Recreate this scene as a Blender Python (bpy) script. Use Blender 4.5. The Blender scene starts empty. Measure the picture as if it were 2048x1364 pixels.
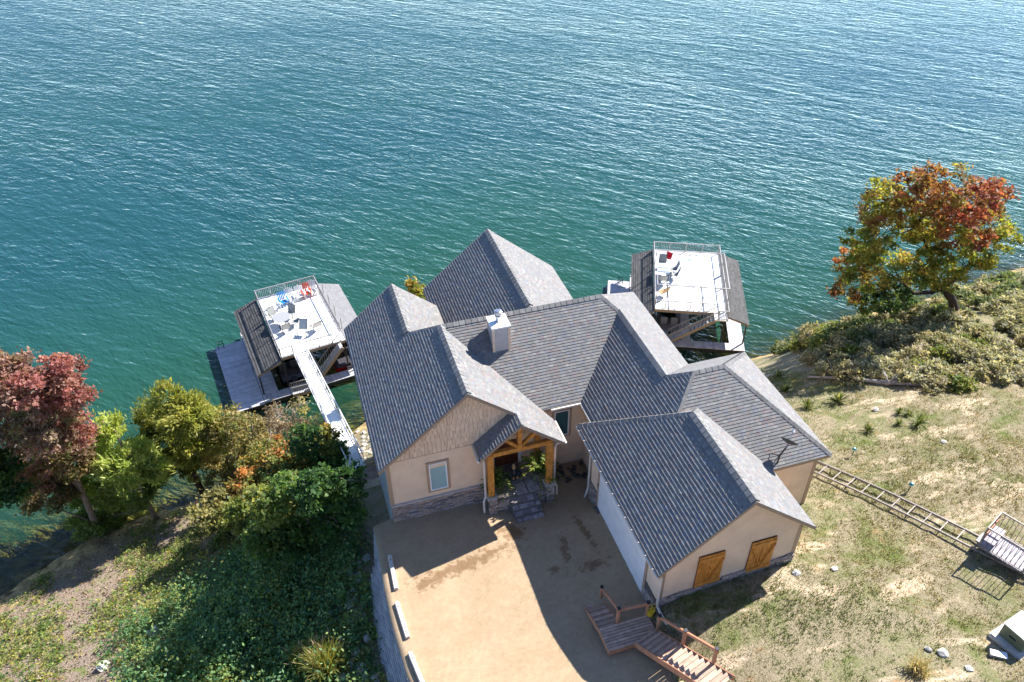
import bpy, math, random
import numpy as np
from mathutils import Vector, Matrix

R = math.radians
S = 1.15                                  # metres per modelling unit (applied to every top-level object at the end)
scene = bpy.context.scene
col = scene.collection

# ------------------------------------------------------------------ camera
CAM = Vector((0, 0, 24))
yaw, pitch, roll = R(16.8), R(38.24), R(-0.69)
fw = Vector((math.sin(yaw) * math.cos(pitch), math.cos(yaw) * math.cos(pitch), -math.sin(pitch)))
rt = Vector((math.cos(yaw), -math.sin(yaw), 0))
up = rt.cross(fw)
rt, up = rt * math.cos(roll) + up * math.sin(roll), -rt * math.sin(roll) + up * math.cos(roll)
cd = bpy.data.cameras.new('camera')
cam = bpy.data.objects.new('camera', cd)
col.objects.link(cam)
cam.matrix_world = Matrix(((rt.x, up.x, -fw.x, CAM.x * S), (rt.y, up.y, -fw.y, CAM.y * S), (rt.z, up.z, -fw.z, CAM.z * S), (0, 0, 0, 1)))
cd.sensor_width = 36
cd.lens = 1593 / 2048 * 36
cd.clip_start, cd.clip_end = 0.5, 9000
scene.camera = cam

# ------------------------------------------------------------------ sky and sun
SUN_DIR = Vector((1.0, 0.384, 0.96)).normalized()
elev = math.asin(SUN_DIR.z)
azim = math.atan2(SUN_DIR.x, SUN_DIR.y)
world = bpy.data.worlds.new('World')
scene.world = world
world.use_nodes = True
wn = world.node_tree
wn.nodes.clear()
sky = wn.nodes.new('ShaderNodeTexSky')
sky.sky_type = 'NISHITA'
sky.sun_disc = False
sky.sun_elevation = elev
sky.sun_rotation = azim
sky.air_density, sky.dust_density, sky.ozone_density = 0.65, 0.0, 3.0
sky.altitude = 2000
bg = wn.nodes.new('ShaderNodeBackground')
bg.inputs[1].default_value = 0.135
wo = wn.nodes.new('ShaderNodeOutputWorld')
wn.links.new(sky.outputs[0], bg.inputs[0])
wn.links.new(bg.outputs[0], wo.inputs[0])
sd = bpy.data.lights.new('sun', 'SUN')
sd.energy = 5.0
sd.angle = R(0.53)
sd.color = (1.0, 0.965, 0.91)
sun = bpy.data.objects.new('sun', sd)
sun.rotation_euler = SUN_DIR.to_track_quat('Z', 'Y').to_euler()
sun.location = (60, 40, 60)
col.objects.link(sun)
vs = scene.view_settings
vs.view_transform = 'Standard'
vs.look = 'None'
vs.gamma = 1
vs.exposure = 1.35
scene.cycles.max_bounces = 6
scene.cycles.diffuse_bounces = 3
scene.cycles.glossy_bounces = 3
scene.cycles.transparent_max_bounces = 6
scene.cycles.caustics_reflective = False
scene.cycles.caustics_refractive = False

# ------------------------------------------------------------------ object helpers
def tag(o, label=None, cat=None, group=None, kind=None):
    if label: o['label'] = label
    if cat: o['category'] = cat
    if group: o['group'] = group
    if kind: o['kind'] = kind
    return o

def thing(name, label, cat, loc=(0, 0, 0), rz=0.0, group=None):
    o = bpy.data.objects.new(name, None)
    o.empty_display_size = 0.2
    col.objects.link(o)
    o.location = loc
    o.rotation_euler = (0, 0, rz)
    return tag(o, label, cat, group)

def link(name, me, parent=None, wloc=None):
    o = bpy.data.objects.new(name, me)
    col.objects.link(o)
    if parent is not None:
        o.parent = parent
        if wloc is not None: o.location = tuple(-c for c in wloc)
    return o

def fast_mesh(name, V, F, mat, cols=None, smooth=False):
    """V (n,3) array, F (m,k) array of equal-sized faces"""
    V = np.asarray(V, np.float32); F = np.asarray(F, np.int32)
    me = bpy.data.meshes.new(name)
    me.vertices.add(len(V)); me.vertices.foreach_set('co', V.ravel())
    k = F.shape[1]
    me.loops.add(F.size); me.loops.foreach_set('vertex_index', F.ravel())
    me.polygons.add(len(F))
    me.polygons.foreach_set('loop_start', np.arange(0, F.size, k, dtype=np.int32))
    me.polygons.foreach_set('loop_total', np.full(len(F), k, np.int32))
    if smooth: me.polygons.foreach_set('use_smooth', np.ones(len(F), bool))
    me.update(calc_edges=True)
    if cols is not None:
        at = me.attributes.new('col', 'FLOAT_COLOR', 'POINT')
        c = np.asarray(cols, np.float32)
        if c.shape[1] == 3: c = np.c_[c, np.ones(len(c), np.float32)]
        at.data.foreach_set('color', c.astype(np.float32).ravel())
    me.materials.append(mat)
    return me

class MB:
    """collects shapes into one mesh"""
    def __init__(s): s.v = []; s.f = []; s.c = []
    def add(s, vs, fs, c=None):
        n = len(s.v); s.v += [tuple(p) for p in vs]; s.f += [tuple(i + n for i in f) for f in fs]
        s.c += [c or (1, 1, 1)] * len(vs); return s
    def box(s, x0, x1, y0, y1, z0, z1, c=None):
        return s.add([(x0, y0, z0), (x1, y0, z0), (x1, y1, z0), (x0, y1, z0), (x0, y0, z1), (x1, y0, z1), (x1, y1, z1), (x0, y1, z1)],
                     [(0, 3, 2, 1), (4, 5, 6, 7), (0, 1, 5, 4), (1, 2, 6, 5), (2, 3, 7, 6), (3, 0, 4, 7)], c)
    def bar(s, p, q, w, h=None, upv=(0, 0, 1), c=None):
        p, q = Vector(p), Vector(q); d = (q - p).normalized(); u = Vector(upv)
        if abs(d.dot(u)) > .98: u = Vector((1, 0, 0))
        a = d.cross(u).normalized() * w / 2; b = a.cross(d).normalized() * (h or w) / 2
        vs = [e + sa * a + sb * b for e in (p, q) for sa, sb in ((-1, -1), (1, -1), (1, 1), (-1, 1))]
        return s.add(vs, [(0, 1, 2, 3), (7, 6, 5, 4), (0, 4, 5, 1), (1, 5, 6, 2), (2, 6, 7, 3), (3, 7, 4, 0)], c)
    def tube(s, pts, rad, n=8, c=None, cap=True):
        pts = [Vector(p) for p in pts]; rad = rad if hasattr(rad, '__len__') else [rad] * len(pts)
        vs = []; fs = []; prev = None
        for i, p in enumerate(pts):
            d = (pts[min(i + 1, len(pts) - 1)] - pts[max(i - 1, 0)]).normalized()
            a = prev if prev is not None else (Vector((1, 0, 0)) if abs(d.x) < .9 else Vector((0, 1, 0)))
            a = (a - d * a.dot(d)).normalized(); prev = a; b = d.cross(a)
            vs += [p + (a * math.cos(2 * math.pi * k / n) + b * math.sin(2 * math.pi * k / n)) * rad[i] for k in range(n)]
        for i in range(len(pts) - 1):
            for k in range(n):
                k2 = (k + 1) % n
                fs.append((i * n + k, i * n + k2, (i + 1) * n + k2, (i + 1) * n + k))
        if cap: fs += [tuple(range(n - 1, -1, -1)), tuple((len(pts) - 1) * n + k for k in range(n))]
        return s.add(vs, fs, c)
    def lathe(s, prof, ctr=(0, 0, 0), n=16, c=None):
        vs = []; fs = []
        for r, z in prof:
            vs += [(ctr[0] + r * math.cos(2 * math.pi * k / n), ctr[1] + r * math.sin(2 * math.pi * k / n), ctr[2] + z) for k in range(n)]
        for i in range(len(prof) - 1):
            for k in range(n):
                k2 = (k + 1) % n
                fs.append((i * n + k, i * n + k2, (i + 1) * n + k2, (i + 1) * n + k))
        fs += [tuple(range(n - 1, -1, -1)), tuple((len(prof) - 1) * n + k for k in range(n))]
        return s.add(vs, fs, c)
    def prism(s, poly, off, c=None):
        """poly: list of 3D points; off: extrusion vector"""
        n = len(poly); o = Vector(off); vs = [Vector(p) for p in poly] + [Vector(p) + o for p in poly]
        return s.add(vs, [tuple(range(n)), tuple(range(2 * n - 1, n - 1, -1))] + [(i, i + n, (i + 1) % n + n, (i + 1) % n) for i in range(n)], c)
    def mesh(s, name, mat, smooth=False, fix=True):
        me = bpy.data.meshes.new(name)
        me.from_pydata(s.v, [], s.f)
        me.materials.append(mat)
        if True:
            at = me.attributes.new('col', 'FLOAT_COLOR', 'POINT')
            at.data.foreach_set('color', np.array([(*c, 1) for c in s.c], np.float32).ravel())
        if fix:
            import bmesh
            bm = bmesh.new(); bm.from_mesh(me); bmesh.ops.recalc_face_normals(bm, faces=bm.faces); bm.to_mesh(me); bm.free()
        if smooth: me.polygons.foreach_set('use_smooth', [True] * len(me.polygons))
        me.update()
        return me
    def build(s, name, mat, parent=None, wloc=None, smooth=False, kind=None):
        o = link(name, s.mesh(name, mat, smooth), parent, wloc)
        if kind: o['kind'] = kind
        return o

def copy_tree(o, parent=None):
    c = o.copy(); col.objects.link(c); c.parent = parent
    if parent is not None: c.matrix_parent_inverse = o.matrix_parent_inverse.copy()
    for ch in [x for x in col.objects if x.parent == o]: copy_tree(ch, c)
    return c

def bevel(me, w, seg=1):
    import bmesh
    bm = bmesh.new(); bm.from_mesh(me)
    bmesh.ops.bevel(bm, geom=bm.edges[:], offset=w, segments=seg, affect='EDGES', clamp_overlap=True)
    bm.to_mesh(me); bm.free(); me.update(); return me

# ------------------------------------------------------------------ materials
MATS = {}
def mat(name, base, rough=0.7, var=0.15, scale=4.0, bump=0.0, bscale=None, spec=0.3, metal=0.0, attr=False, dark=None, detail=4, coat=0.0, alpha_tr=0.0):
    """principled material with noise-driven colour variation and relief; attr multiplies by the mesh's own colour"""
    if name in MATS: return MATS[name]
    m = bpy.data.materials.new(name); m.use_nodes = True; nt = m.node_tree; N = nt.nodes; L = nt.links
    b = N['Principled BSDF']
    b.inputs['Roughness'].default_value = rough
    b.inputs['Specular IOR Level'].default_value = spec
    b.inputs['Metallic'].default_value = metal
    if coat: b.inputs['Coat Weight'].default_value = coat
    tc = N.new('ShaderNodeTexCoord')
    nz = N.new('ShaderNodeTexNoise'); nz.inputs['Scale'].default_value = scale; nz.inputs['Detail'].default_value = detail
    nz.inputs['Roughness'].default_value = 0.62
    L.new(tc.outputs['Object'], nz.inputs['Vector'])
    mr = N.new('ShaderNodeMapRange'); mr.inputs[1].default_value = 0.3; mr.inputs[2].default_value = 0.7
    L.new(nz.outputs['Fac'], mr.inputs[0])
    mx = N.new('ShaderNodeMix'); mx.data_type = 'RGBA'
    d = dark or tuple(c * (1 - 2 * var) for c in base)
    li = tuple(min(1, c * (1 + var)) for c in base)
    mx.inputs[6].default_value = (*d, 1); mx.inputs[7].default_value = (*li, 1)
    L.new(mr.outputs[0], mx.inputs[0])
    out = mx.outputs[2]
    if attr:
        at = N.new('ShaderNodeAttribute'); at.attribute_name = 'col'
        mm = N.new('ShaderNodeMix'); mm.data_type = 'RGBA'; mm.blend_type = 'MULTIPLY'; mm.inputs[0].default_value = 1
        L.new(out, mm.inputs[6]); L.new(at.outputs['Color'], mm.inputs[7]); out = mm.outputs[2]
    L.new(out, b.inputs['Base Color'])
    if bump:
        n2 = N.new('ShaderNodeTexNoise'); n2.inputs['Scale'].default_value = bscale or scale * 6; n2.inputs['Detail'].default_value = 3
        L.new(tc.outputs['Object'], n2.inputs['Vector'])
        bp = N.new('ShaderNodeBump'); bp.inputs['Strength'].default_value = 1.0; bp.inputs['Distance'].default_value = bump
        L.new(n2.outputs['Fac'], bp.inputs['Height']); L.new(bp.outputs[0], b.inputs['Normal'])
    MATS[name] = m
    return m

def leaf_mat(name='foliage', trans=0.5, rough=0.55):
    if name in MATS: return MATS[name]
    m = bpy.data.materials.new(name); m.use_nodes = True; nt = m.node_tree; N = nt.nodes; L = nt.links
    N.clear()
    at = N.new('ShaderNodeAttribute'); at.attribute_name = 'col'
    pb = N.new('ShaderNodeBsdfPrincipled'); pb.inputs['Roughness'].default_value = rough; pb.inputs['Specular IOR Level'].default_value = 0.35
    tr = N.new('ShaderNodeBsdfTranslucent')
    gm = N.new('ShaderNodeMix'); gm.data_type = 'RGBA'; gm.blend_type = 'MULTIPLY'; gm.inputs[0].default_value = 1; gm.inputs[7].default_value = (1.35, 1.3, 0.75, 1)
    mx = N.new('ShaderNodeMixShader'); mx.inputs[0].default_value = trans
    o = N.new('ShaderNodeOutputMaterial')
    L.new(at.outputs['Color'], pb.inputs['Base Color']); L.new(at.outputs['Color'], gm.inputs[6]); L.new(gm.outputs[2], tr.inputs['Color'])
    L.new(pb.outputs[0], mx.inputs[1]); L.new(tr.outputs[0], mx.inputs[2]); L.new(mx.outputs[0], o.inputs[0])
    MATS[name] = m
    return m

M_SHINGLE = mat('asphalt_shingle', (0.205, 0.204, 0.204), 0.85, 0.12, 9, 0.002, 160, 0.2, attr=True)
M_DECKING = mat('roof_sheathing', (0.12, 0.10, 0.085), 0.9)
M_FASCIA = mat('tan_fascia', (0.34, 0.25, 0.18), 0.6, 0.08, 3)
M_SIDING = mat('tan_siding', (0.80, 0.60, 0.425), 0.65, 0.07, 1.3, 0.0015, 60, attr=False)
M_SHAKE = mat('tan_shake', (0.80, 0.605, 0.44), 0.7, 0.08, 6, 0.002, 90, attr=True)
M_TRIM = mat('brown_trim', (0.42, 0.30, 0.21), 0.6, 0.06, 3)
M_WHITE = mat('white_paint', (0.84, 0.84, 0.84), 0.45, 0.04, 3)
M_STONE = mat('ledge_stone', (0.42, 0.37, 0.34), 0.85, 0.3, 14, 0.006, 40, attr=True)
M_MORTAR = mat('mortar', (0.13, 0.12, 0.115), 0.95, 0.2, 20)
M_CEDAR = mat('stained_cedar', (0.62, 0.265, 0.055), 0.55, 0.2, 6, 0.002, 30)
M_GUTTER = mat('cream_gutter', (0.66, 0.60, 0.53), 0.4, 0.05, 3, spec=0.5)
M_GLASS = mat('window_glass', (0.05, 0.12, 0.14), 0.04, 0.1, 1.0, spec=0.9)
M_BLIND = mat('window_blind', (0.30, 0.47, 0.50), 0.25, 0.05, 2, spec=0.8)
M_DOOR = mat('dark_wood_door', (0.16, 0.055, 0.025), 0.4, 0.2, 5)
M_STEEL = mat('steel', (0.62, 0.62, 0.62), 0.28, 0.08, 6, metal=0.9)
M_GALV = mat('galvanised_metal', (0.38, 0.365, 0.36), 0.45, 0.1, 8, metal=0.35, spec=0.5)
M_TRACK = mat('weathered_track_metal', (0.27, 0.235, 0.21), 0.6, 0.2, 5, metal=0.2)
M_CHIM = mat('grey_chimney_siding', (0.50, 0.47, 0.45), 0.65, 0.08, 3)
M_RAILW = mat('pale_aluminium', (0.64, 0.63, 0.62), 0.45, 0.08, 8, metal=0.2)
M_DARKMET = mat('dark_metal', (0.045, 0.045, 0.05), 0.45, 0.15, 6, metal=0.3)
M_DECKW = mat('white_deck_floor', (0.80, 0.79, 0.77), 0.6, 0.05, 2)
M_PLANK = mat('grey_dock_plank', (0.52, 0.50, 0.51), 0.75, 0.12, 3, 0.002, 40, attr=True)
M_STAIR = mat('weathered_stair_board', (0.52, 0.36, 0.27), 0.75, 0.14, 5, 0.002, 50, attr=True)
M_REDW = mat('reddish_rail_wood', (0.48, 0.24, 0.14), 0.7, 0.14, 5, 0.002, 50)
M_CONC = mat('pale_concrete', (0.58, 0.52, 0.46), 0.85, 0.1, 7, 0.003, 60)
M_FLAG = mat('flagstone', (0.36, 0.32, 0.31), 0.75, 0.25, 7, 0.004, 30, attr=True)
M_BLOCK = mat('retaining_block', (0.48, 0.47, 0.46), 0.9, 0.2, 9, 0.008, 30, attr=True)
M_ROCK = mat('limestone_rock', (0.52, 0.50, 0.47), 0.9, 0.2, 5, 0.02, 9, attr=True)
M_BARK = mat('bark', (0.065, 0.045, 0.035), 0.9, 0.3, 9, 0.02, 25)
M_BARKP = mat('pale_bark', (0.30, 0.22, 0.16), 0.9, 0.3, 9, 0.015, 25)
M_DRIFT = mat('grey_dead_wood', (0.36, 0.32, 0.29), 0.9, 0.25, 9, 0.01, 25)
M_LEAF = leaf_mat()
M_PLASTIC = mat('chair_plastic', (1, 1, 1), 0.4, 0.02, 3, attr=True, spec=0.5)
M_PAINT = mat('gloss_paint', (1, 1, 1), 0.2, 0.02, 3, attr=True, spec=0.6, coat=0.4)
M_CLOTH = mat('sling_cloth', (1, 1, 1), 0.85, 0.05, 8, attr=True)
# ------------------------------------------------------------------ terrain heights
WATER=-10.0
def sstep(a,b,t):
    t=np.clip((np.asarray(t,float)-a)/(b-a),0,1); return t*t*(3-2*t)
def drive_z(x,y):
    x=np.asarray(x,float);y=np.asarray(y,float)
    return .055*np.clip(x-3,0,6)*(1-sstep(17.5,19.6,y))-.035*np.clip(x-3,0,6)*sstep(17.5,19.6,y)+.1*np.clip(14.2-y,0,30)**1.35
LEFT=[(.3,19,-1.7),(-.2,16,-2.0),(.2,12.5,-1.2),(.6,9,-.2),(1,5,1.5),(0.2,23,-2.6),(0,26,-3.5),(.5,29,-5.5),(-3,22,-3.4),(-3,17,-2.9),(-3,12,-2.3),(-3,7,-.8),(-8,20,-4.3),(-8,26,-6.9),(-8,14,-3.6),(-14,22,-6.2),(-14,27,-8.4),(-20,18,-6.0),(-20,24,-8.2),(-30,15,-6.8),(-30,22,-9.6),(-8,10,-2.4),(-16,12,-3.8),
(-26,26.5,-10.2),(-17.7,29.6,-10),(-13.3,32.2,-10),(-8.7,33,-10),(-4,34.6,-10),(.3,35.6,-10),(-40,19.5,-10.2),(-22,32.5,-10.75),(-14,36.5,-10.9),(-6,38.5,-11.1),(1,38.5,-10.8),(-20,42,-13.5),(0,46,-13),(-40,32,-13),(-40,50,-15),(0,60,-15.5),(-60,30,-14),(-60,12,-9.5),(-45,5,-6)]
RIGHT=[(9.1,13.1,1.06),(13.9,13.1,1.45),(16,15.7,.6),(15.2,18.5,-.2),(17.5,22,-1.3),(16,27,-3.6),(10,31,-6),(5,31,-6.5),(20,17,.15),(22,21,-1),(25,25,-2.3),(28,18,0),(33,20,-.6),(40,22,-1.2),(27,29,-4.4),(33,29.5,-4.2),(40,30,-4.4),(48,31,-4.8),(58,32,-5),(20,11,1.3),(18,8,1.7),(12,10,1.75),(9.2,11.5,1.2),(10,8,2.2),(26,8,1.9),(26,13,1.0),(35,12,1.2),(45,14,.8),(30,4,2.8),(50,24,-1.5),(60,18,0),(12,4,3.2),
(22,33.5,-10),(29.5,34.6,-10),(36,36,-10),(45,36.6,-10),(55,38,-10),(10,36,-10),(4,36,-10),(26,40,-12),(40,42,-12.5),(12,41,-11.8),(60,46,-13),(15,55,-15),(40,60,-16),(75,36,-9),(75,25,-2),(75,60,-16)]
for _x in (1.5,4,6.5,8.2):
    for _y in (20,17,14.5,12,9,6): RIGHT.append((_x,_y,float(drive_z(_x,_y))))
class TPS:
    def __init__(s,pts):
        p=np.array(pts,float);s.c=p[:,:2];n=len(p)
        K=s.k(s.c,s.c)+np.eye(n)*.02;P=np.c_[np.ones(n),s.c]
        A=np.block([[K,P],[P.T,np.zeros((3,3))]]);s.w=np.linalg.solve(A,np.r_[p[:,2],0,0,0])
    def k(s,a,b):
        r=np.sqrt(((a[:,None]-b[None])**2).sum(-1));return r**1.5
    def __call__(s,x,y):
        x=np.asarray(x,float);q=np.c_[x.ravel(),np.asarray(y,float).ravel()];n=len(s.c);o=np.empty(len(q))
        for i in range(0,len(q),20000):
            a=q[i:i+20000];o[i:i+20000]=s.k(a,s.c)@s.w[:n]+s.w[n]+a@s.w[n+1:]
        return o.reshape(x.shape)
_TL,_TR=TPS(LEFT),TPS(RIGHT)
def ground_z(x,y):
    x=np.asarray(x,float);y=np.asarray(y,float)
    xb=.55+.85*sstep(20.0,20.5,y)
    w=np.clip((x-xb)/(.15+np.maximum(0,y-27)*1.2),0,1);w=w*w*(3-2*w)
    return _TL(x,y)*(1-w)+_TR(x,y)*w

# ------------------------------------------------------------------ ground, driveway, water
def graded(lo, hi, a, b, fine, grow=1.25):
    xs = list(np.arange(a, b + 1e-6, fine)); st = fine
    while xs[-1] < hi: st *= grow; xs.append(xs[-1] + st)
    st = fine
    while xs[0] > lo: st *= grow; xs.insert(0, xs[0] - st)
    return np.array(xs)

def grid_faces(nx, ny):
    i = np.arange(nx - 1)[None, :] + (np.arange(ny - 1) * nx)[:, None]
    return np.stack([i, i + 1, i + 1 + nx, i + nx], -1).reshape(-1, 4)

DRIVE_L = [(1.45, 21.2), (1.45, 20.15), (0.50, 20.0), (0.46, 18.6), (0.40, 17.2), (0.40, 15.6), (0.52, 13.8), (0.85, 11.6), (1.4, 9), (2.3, 5), (3.2, 1)]
DRIVE_R = [(9.3, 21.2), (9.3, 20.0), (9.0, 18.6), (8.9, 17.2), (8.9, 15.6), (8.95, 13.6), (8.35, 11.6), (8.7, 9), (9.5, 5), (10.5, 1)]
def drive_x(y, side):
    e = DRIVE_L if side == 'L' else DRIVE_R
    return np.interp(y, [p[1] for p in e[::-1]], [p[0] for p in e[::-1]])

def ground_real(x, y):
    """terrain with the bed under the driveway and house cut a little lower"""
    g = ground_z(x, y)
    inside = (x > drive_x(y, 'L') + .12) & (x < drive_x(y, 'R') - .05) & (y < 21.0) & (y > 1)
    dz = drive_z(x, y) - 0.10
    g = np.where(inside, np.minimum(g, dz), g)
    house = (x > 1.4) & (x < 13.3) & (y > 20.2) & (y < 29.8)
    return np.where(house, np.minimum(g, -1.2), g)

gx = graded(-160, 170, -30, 50, 0.34, 1.3); gy = graded(-40, 90, 4, 42, 0.34, 1.3)
GX, GY = np.meshgrid(gx, gy)
rng = np.random.default_rng(3)
GZ = ground_real(GX, GY)
GZ = GZ + rng.normal(0, .018, GZ.shape) * ((GX > 9.2) | (GX < .3))
GZ = np.maximum(GZ, -22)
def ground_material():
    m = bpy.data.materials.new('earth_and_grass'); m.use_nodes = True; nt = m.node_tree; N = nt.nodes; L = nt.links
    b = N['Principled BSDF']; b.inputs['Roughness'].default_value = .95; b.inputs['Specular IOR Level'].default_value = .1
    tc = N.new('ShaderNodeTexCoord'); sp = N.new('ShaderNodeSeparateXYZ'); L.new(tc.outputs['Object'], sp.inputs[0])
    def noise(scale, detail=5, rough=.6, dist=0, vec=None):
        n = N.new('ShaderNodeTexNoise'); n.inputs['Scale'].default_value = scale; n.inputs['Detail'].default_value = detail
        n.inputs['Roughness'].default_value = rough; n.inputs['Distortion'].default_value = dist
        L.new(vec or tc.outputs['Object'], n.inputs['Vector']); return n.outputs['Fac']
    def ramp(fac, a, c):
        r = N.new('ShaderNodeMapRange'); r.inputs[1].default_value = a; r.inputs[2].default_value = c; r.clamp = True; L.new(fac, r.inputs[0]); return r.outputs[0]
    def mix(fac, c1, c2):
        x = N.new('ShaderNodeMix'); x.data_type = 'RGBA'
        if isinstance(fac, float): x.inputs[0].default_value = fac
        else: L.new(fac, x.inputs[0])
        for i, c in ((6, c1), (7, c2)):
            if isinstance(c, tuple): x.inputs[i].default_value = (*c, 1)
            else: L.new(c, x.inputs[i])
        return x.outputs[2]
    # lawn: dry straw grass, green patches, bare pale soil in streaks
    mp = N.new('ShaderNodeMapping'); mp.inputs['Rotation'].default_value = (0, 0, R(35)); mp.inputs['Scale'].default_value = (.5, 1.6, 1); L.new(tc.outputs['Object'], mp.inputs[0])
    straw = mix(ramp(noise(9, 6, .7), .35, .68), (0.13, 0.105, 0.055), (0.40, 0.33, 0.215))
    fine = mix(ramp(noise(42, 3, .7), .35, .65), (0.105, 0.088, 0.042), (0.52, 0.44, 0.305))
    straw = mix(.5, straw, fine)
    green = mix(ramp(noise(24, 4, .7), .35, .7), (0.06, 0.095, 0.02), (0.22, 0.245, 0.075))
    soil = mix(ramp(noise(13, 5, .65), .3, .7), (0.42, 0.29, 0.17), (0.72, 0.60, 0.45))
    lawn = mix(ramp(noise(.55, 7, .7, .6), .47, .66), straw, green)
    lawn = mix(ramp(noise(.75, 6, .6, .5, mp.outputs[0]), .555, .66), lawn, soil)
    red = mix(ramp(noise(1.3, 6, .65), .60, .80), lawn, (0.40, 0.22, 0.10))
    # wooded slope: leaf litter
    lit = mix(ramp(noise(16, 6, .75), .35, .66), (0.11, 0.075, 0.05), (0.46, 0.36, 0.28))
    lit = mix(ramp(noise(2.2, 5, .6), .52, .66), lit, mix(ramp(noise(22, 3), .35, .65), (0.09, 0.13, 0.03), (0.26, 0.30, 0.08)))
    lit = mix(ramp(noise(30, 3, .7), .60, .72), lit, (0.55, 0.47, 0.37))
    side = ramp(sp.outputs[0], .2, 1.2)
    c = mix(side, lit, red)
    # shore and lake bed: wet ochre stones
    vo = N.new('ShaderNodeTexVoronoi'); vo.inputs['Scale'].default_value = 2.6; L.new(tc.outputs['Object'], vo.inputs['Vector'])
    bed = mix(ramp(noise(1.1, 5, .65), .35, .65), (0.16, 0.11, 0.05), (0.56, 0.38, 0.17))
    vr = N.new('ShaderNodeHueSaturation'); L.new(vo.outputs['Color'], vr.inputs['Color']); vr.inputs['Saturation'].default_value = .1
    bed2 = N.new('ShaderNodeMix'); bed2.data_type = 'RGBA'; bed2.blend_type = 'OVERLAY'; bed2.inputs[0].default_value = .55; L.new(bed, bed2.inputs[6]); L.new(vr.outputs[0], bed2.inputs[7])
    shore = ramp(sp.outputs[2], -9.2, -9.9)
    c = mix(shore, c, bed2.outputs[2])
    L.new(c, b.inputs['Base Color'])
    bp = N.new('ShaderNodeBump'); bp.inputs['Distance'].default_value = .09; bp.inputs['Strength'].default_value = 1
    L.new(noise(14, 5, .7), bp.inputs['Height']); L.new(bp.outputs[0], b.inputs['Normal'])
    return m
M_GROUND = ground_material()
g = link('ground', fast_mesh('ground', np.c_[GX.ravel(), GY.ravel(), GZ.ravel()], grid_faces(len(gx), len(gy)), M_GROUND, smooth=True))
tag(g, kind='structure')

def driveway_material():
    m = bpy.data.materials.new('exposed_aggregate'); m.use_nodes = True; nt = m.node_tree; N = nt.nodes; L = nt.links
    b = N['Principled BSDF']; b.inputs['Roughness'].default_value = .8; b.inputs['Specular IOR Level'].default_value = .25
    tc = N.new('ShaderNodeTexCoord')
    def noise(scale, detail=5, rough=.6, dist=0):
        n = N.new('ShaderNodeTexNoise'); n.inputs['Scale'].default_value = scale; n.inputs['Detail'].default_value = detail
        n.inputs['Roughness'].default_value = rough; n.inputs['Distortion'].default_value = dist
        L.new(tc.outputs['Object'], n.inputs['Vector']); return n.outputs['Fac']
    def ramp(fac, a, c):
        r = N.new('ShaderNodeMapRange'); r.inputs[1].default_value = a; r.inputs[2].default_value = c; L.new(fac, r.inputs[0]); return r.outputs[0]
    def mix(fac, c1, c2):
        x = N.new('ShaderNodeMix'); x.data_type = 'RGBA'; L.new(fac, x.inputs[0])
        for i, c in ((6, c1), (7, c2)):
            if isinstance(c, tuple): x.inputs[i].default_value = (*c, 1)
            else: L.new(c, x.inputs[i])
        return x.outputs[2]
    c = mix(ramp(noise(.9, 6, .6), .3, .7), (0.40, 0.285, 0.17), (0.49, 0.365, 0.235))
    c = mix(ramp(noise(45, 4, .85), .40, .60), mix(ramp(noise(7, 4), .3, .7), (0.24, 0.17, 0.11), (0.37, 0.27, 0.17)), c)
    mo = N.new('ShaderNodeMix'); mo.data_type = 'RGBA'; mo.blend_type = 'MULTIPLY'; mo.inputs[0].default_value = 1; L.new(c, mo.inputs[6]); L.new(mix(ramp(noise(1.7, 7, .7, .8), .3, .7), (.90, .88, .86), (1.06, 1.06, 1.06)), mo.inputs[7]); c = mo.outputs[2]
    # damp runs and puddles left by washing
    def blob(cx, cy, rx, ry, rot):
        mp = N.new('ShaderNodeMapping'); mp.vector_type = 'TEXTURE'; mp.inputs['Location'].default_value = (cx, cy, 0); mp.inputs['Scale'].default_value = (rx, ry, 50); mp.inputs['Rotation'].default_value = (0, 0, R(rot))
        L.new(tc.outputs['Object'], mp.inputs[0]); ln = N.new('ShaderNodeVectorMath'); ln.operation = 'LENGTH'; L.new(mp.outputs[0], ln.inputs[0]); return ln.outputs['Value']
    wet = None
    for a in ((3.3, 17.25, 2.5, .42, 6), (6.9, 16.6, .22, .9, -12), (7.9, 17.2, .16, 1.3, 8), (7.75, 15.7, .7, .28, 0), (5.4, 18.1, .5, .75, 30), (6.3, 16.0, .35, .2, 0), (1.9, 16.9, .8, .28, 10)):
        v = blob(*a)
        if wet is None: wet = v
        else:
            mn = N.new('ShaderNodeMath'); mn.operation = 'SMOOTH_MIN'; mn.inputs[2].default_value = .3; L.new(wet, mn.inputs[0]); L.new(v, mn.inputs[1]); wet = mn.outputs[0]
    ad = N.new('ShaderNodeMath'); ad.operation = 'MULTIPLY_ADD'; L.new(noise(3.2, 7, .72, .6), ad.inputs[0]); ad.inputs[1].default_value = 4.2; L.new(wet, ad.inputs[2])
    wf = ramp(ad.outputs[0], 2.95, 2.5)
    dk = N.new('ShaderNodeMix'); dk.data_type = 'RGBA'; dk.blend_type = 'MULTIPLY'; L.new(wf, dk.inputs[0]); L.new(c, dk.inputs[6]); dk.inputs[7].default_value = (.58, .50, .42, 1)
    L.new(dk.outputs[2], b.inputs['Base Color'])
    rr = N.new('ShaderNodeMapRange'); rr.inputs[3].default_value = .82; rr.inputs[4].default_value = .45; L.new(wf, rr.inputs[0]); L.new(rr.outputs[0], b.inputs['Roughness'])
    bp = N.new('ShaderNodeBump'); bp.inputs['Distance'].default_value = .006; L.new(noise(70, 2), bp.inputs['Height']); L.new(bp.outputs[0], b.inputs['Normal'])
    return m
ys = np.arange(1, 21.21, .2); us = np.linspace(0, 1, 40)
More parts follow.
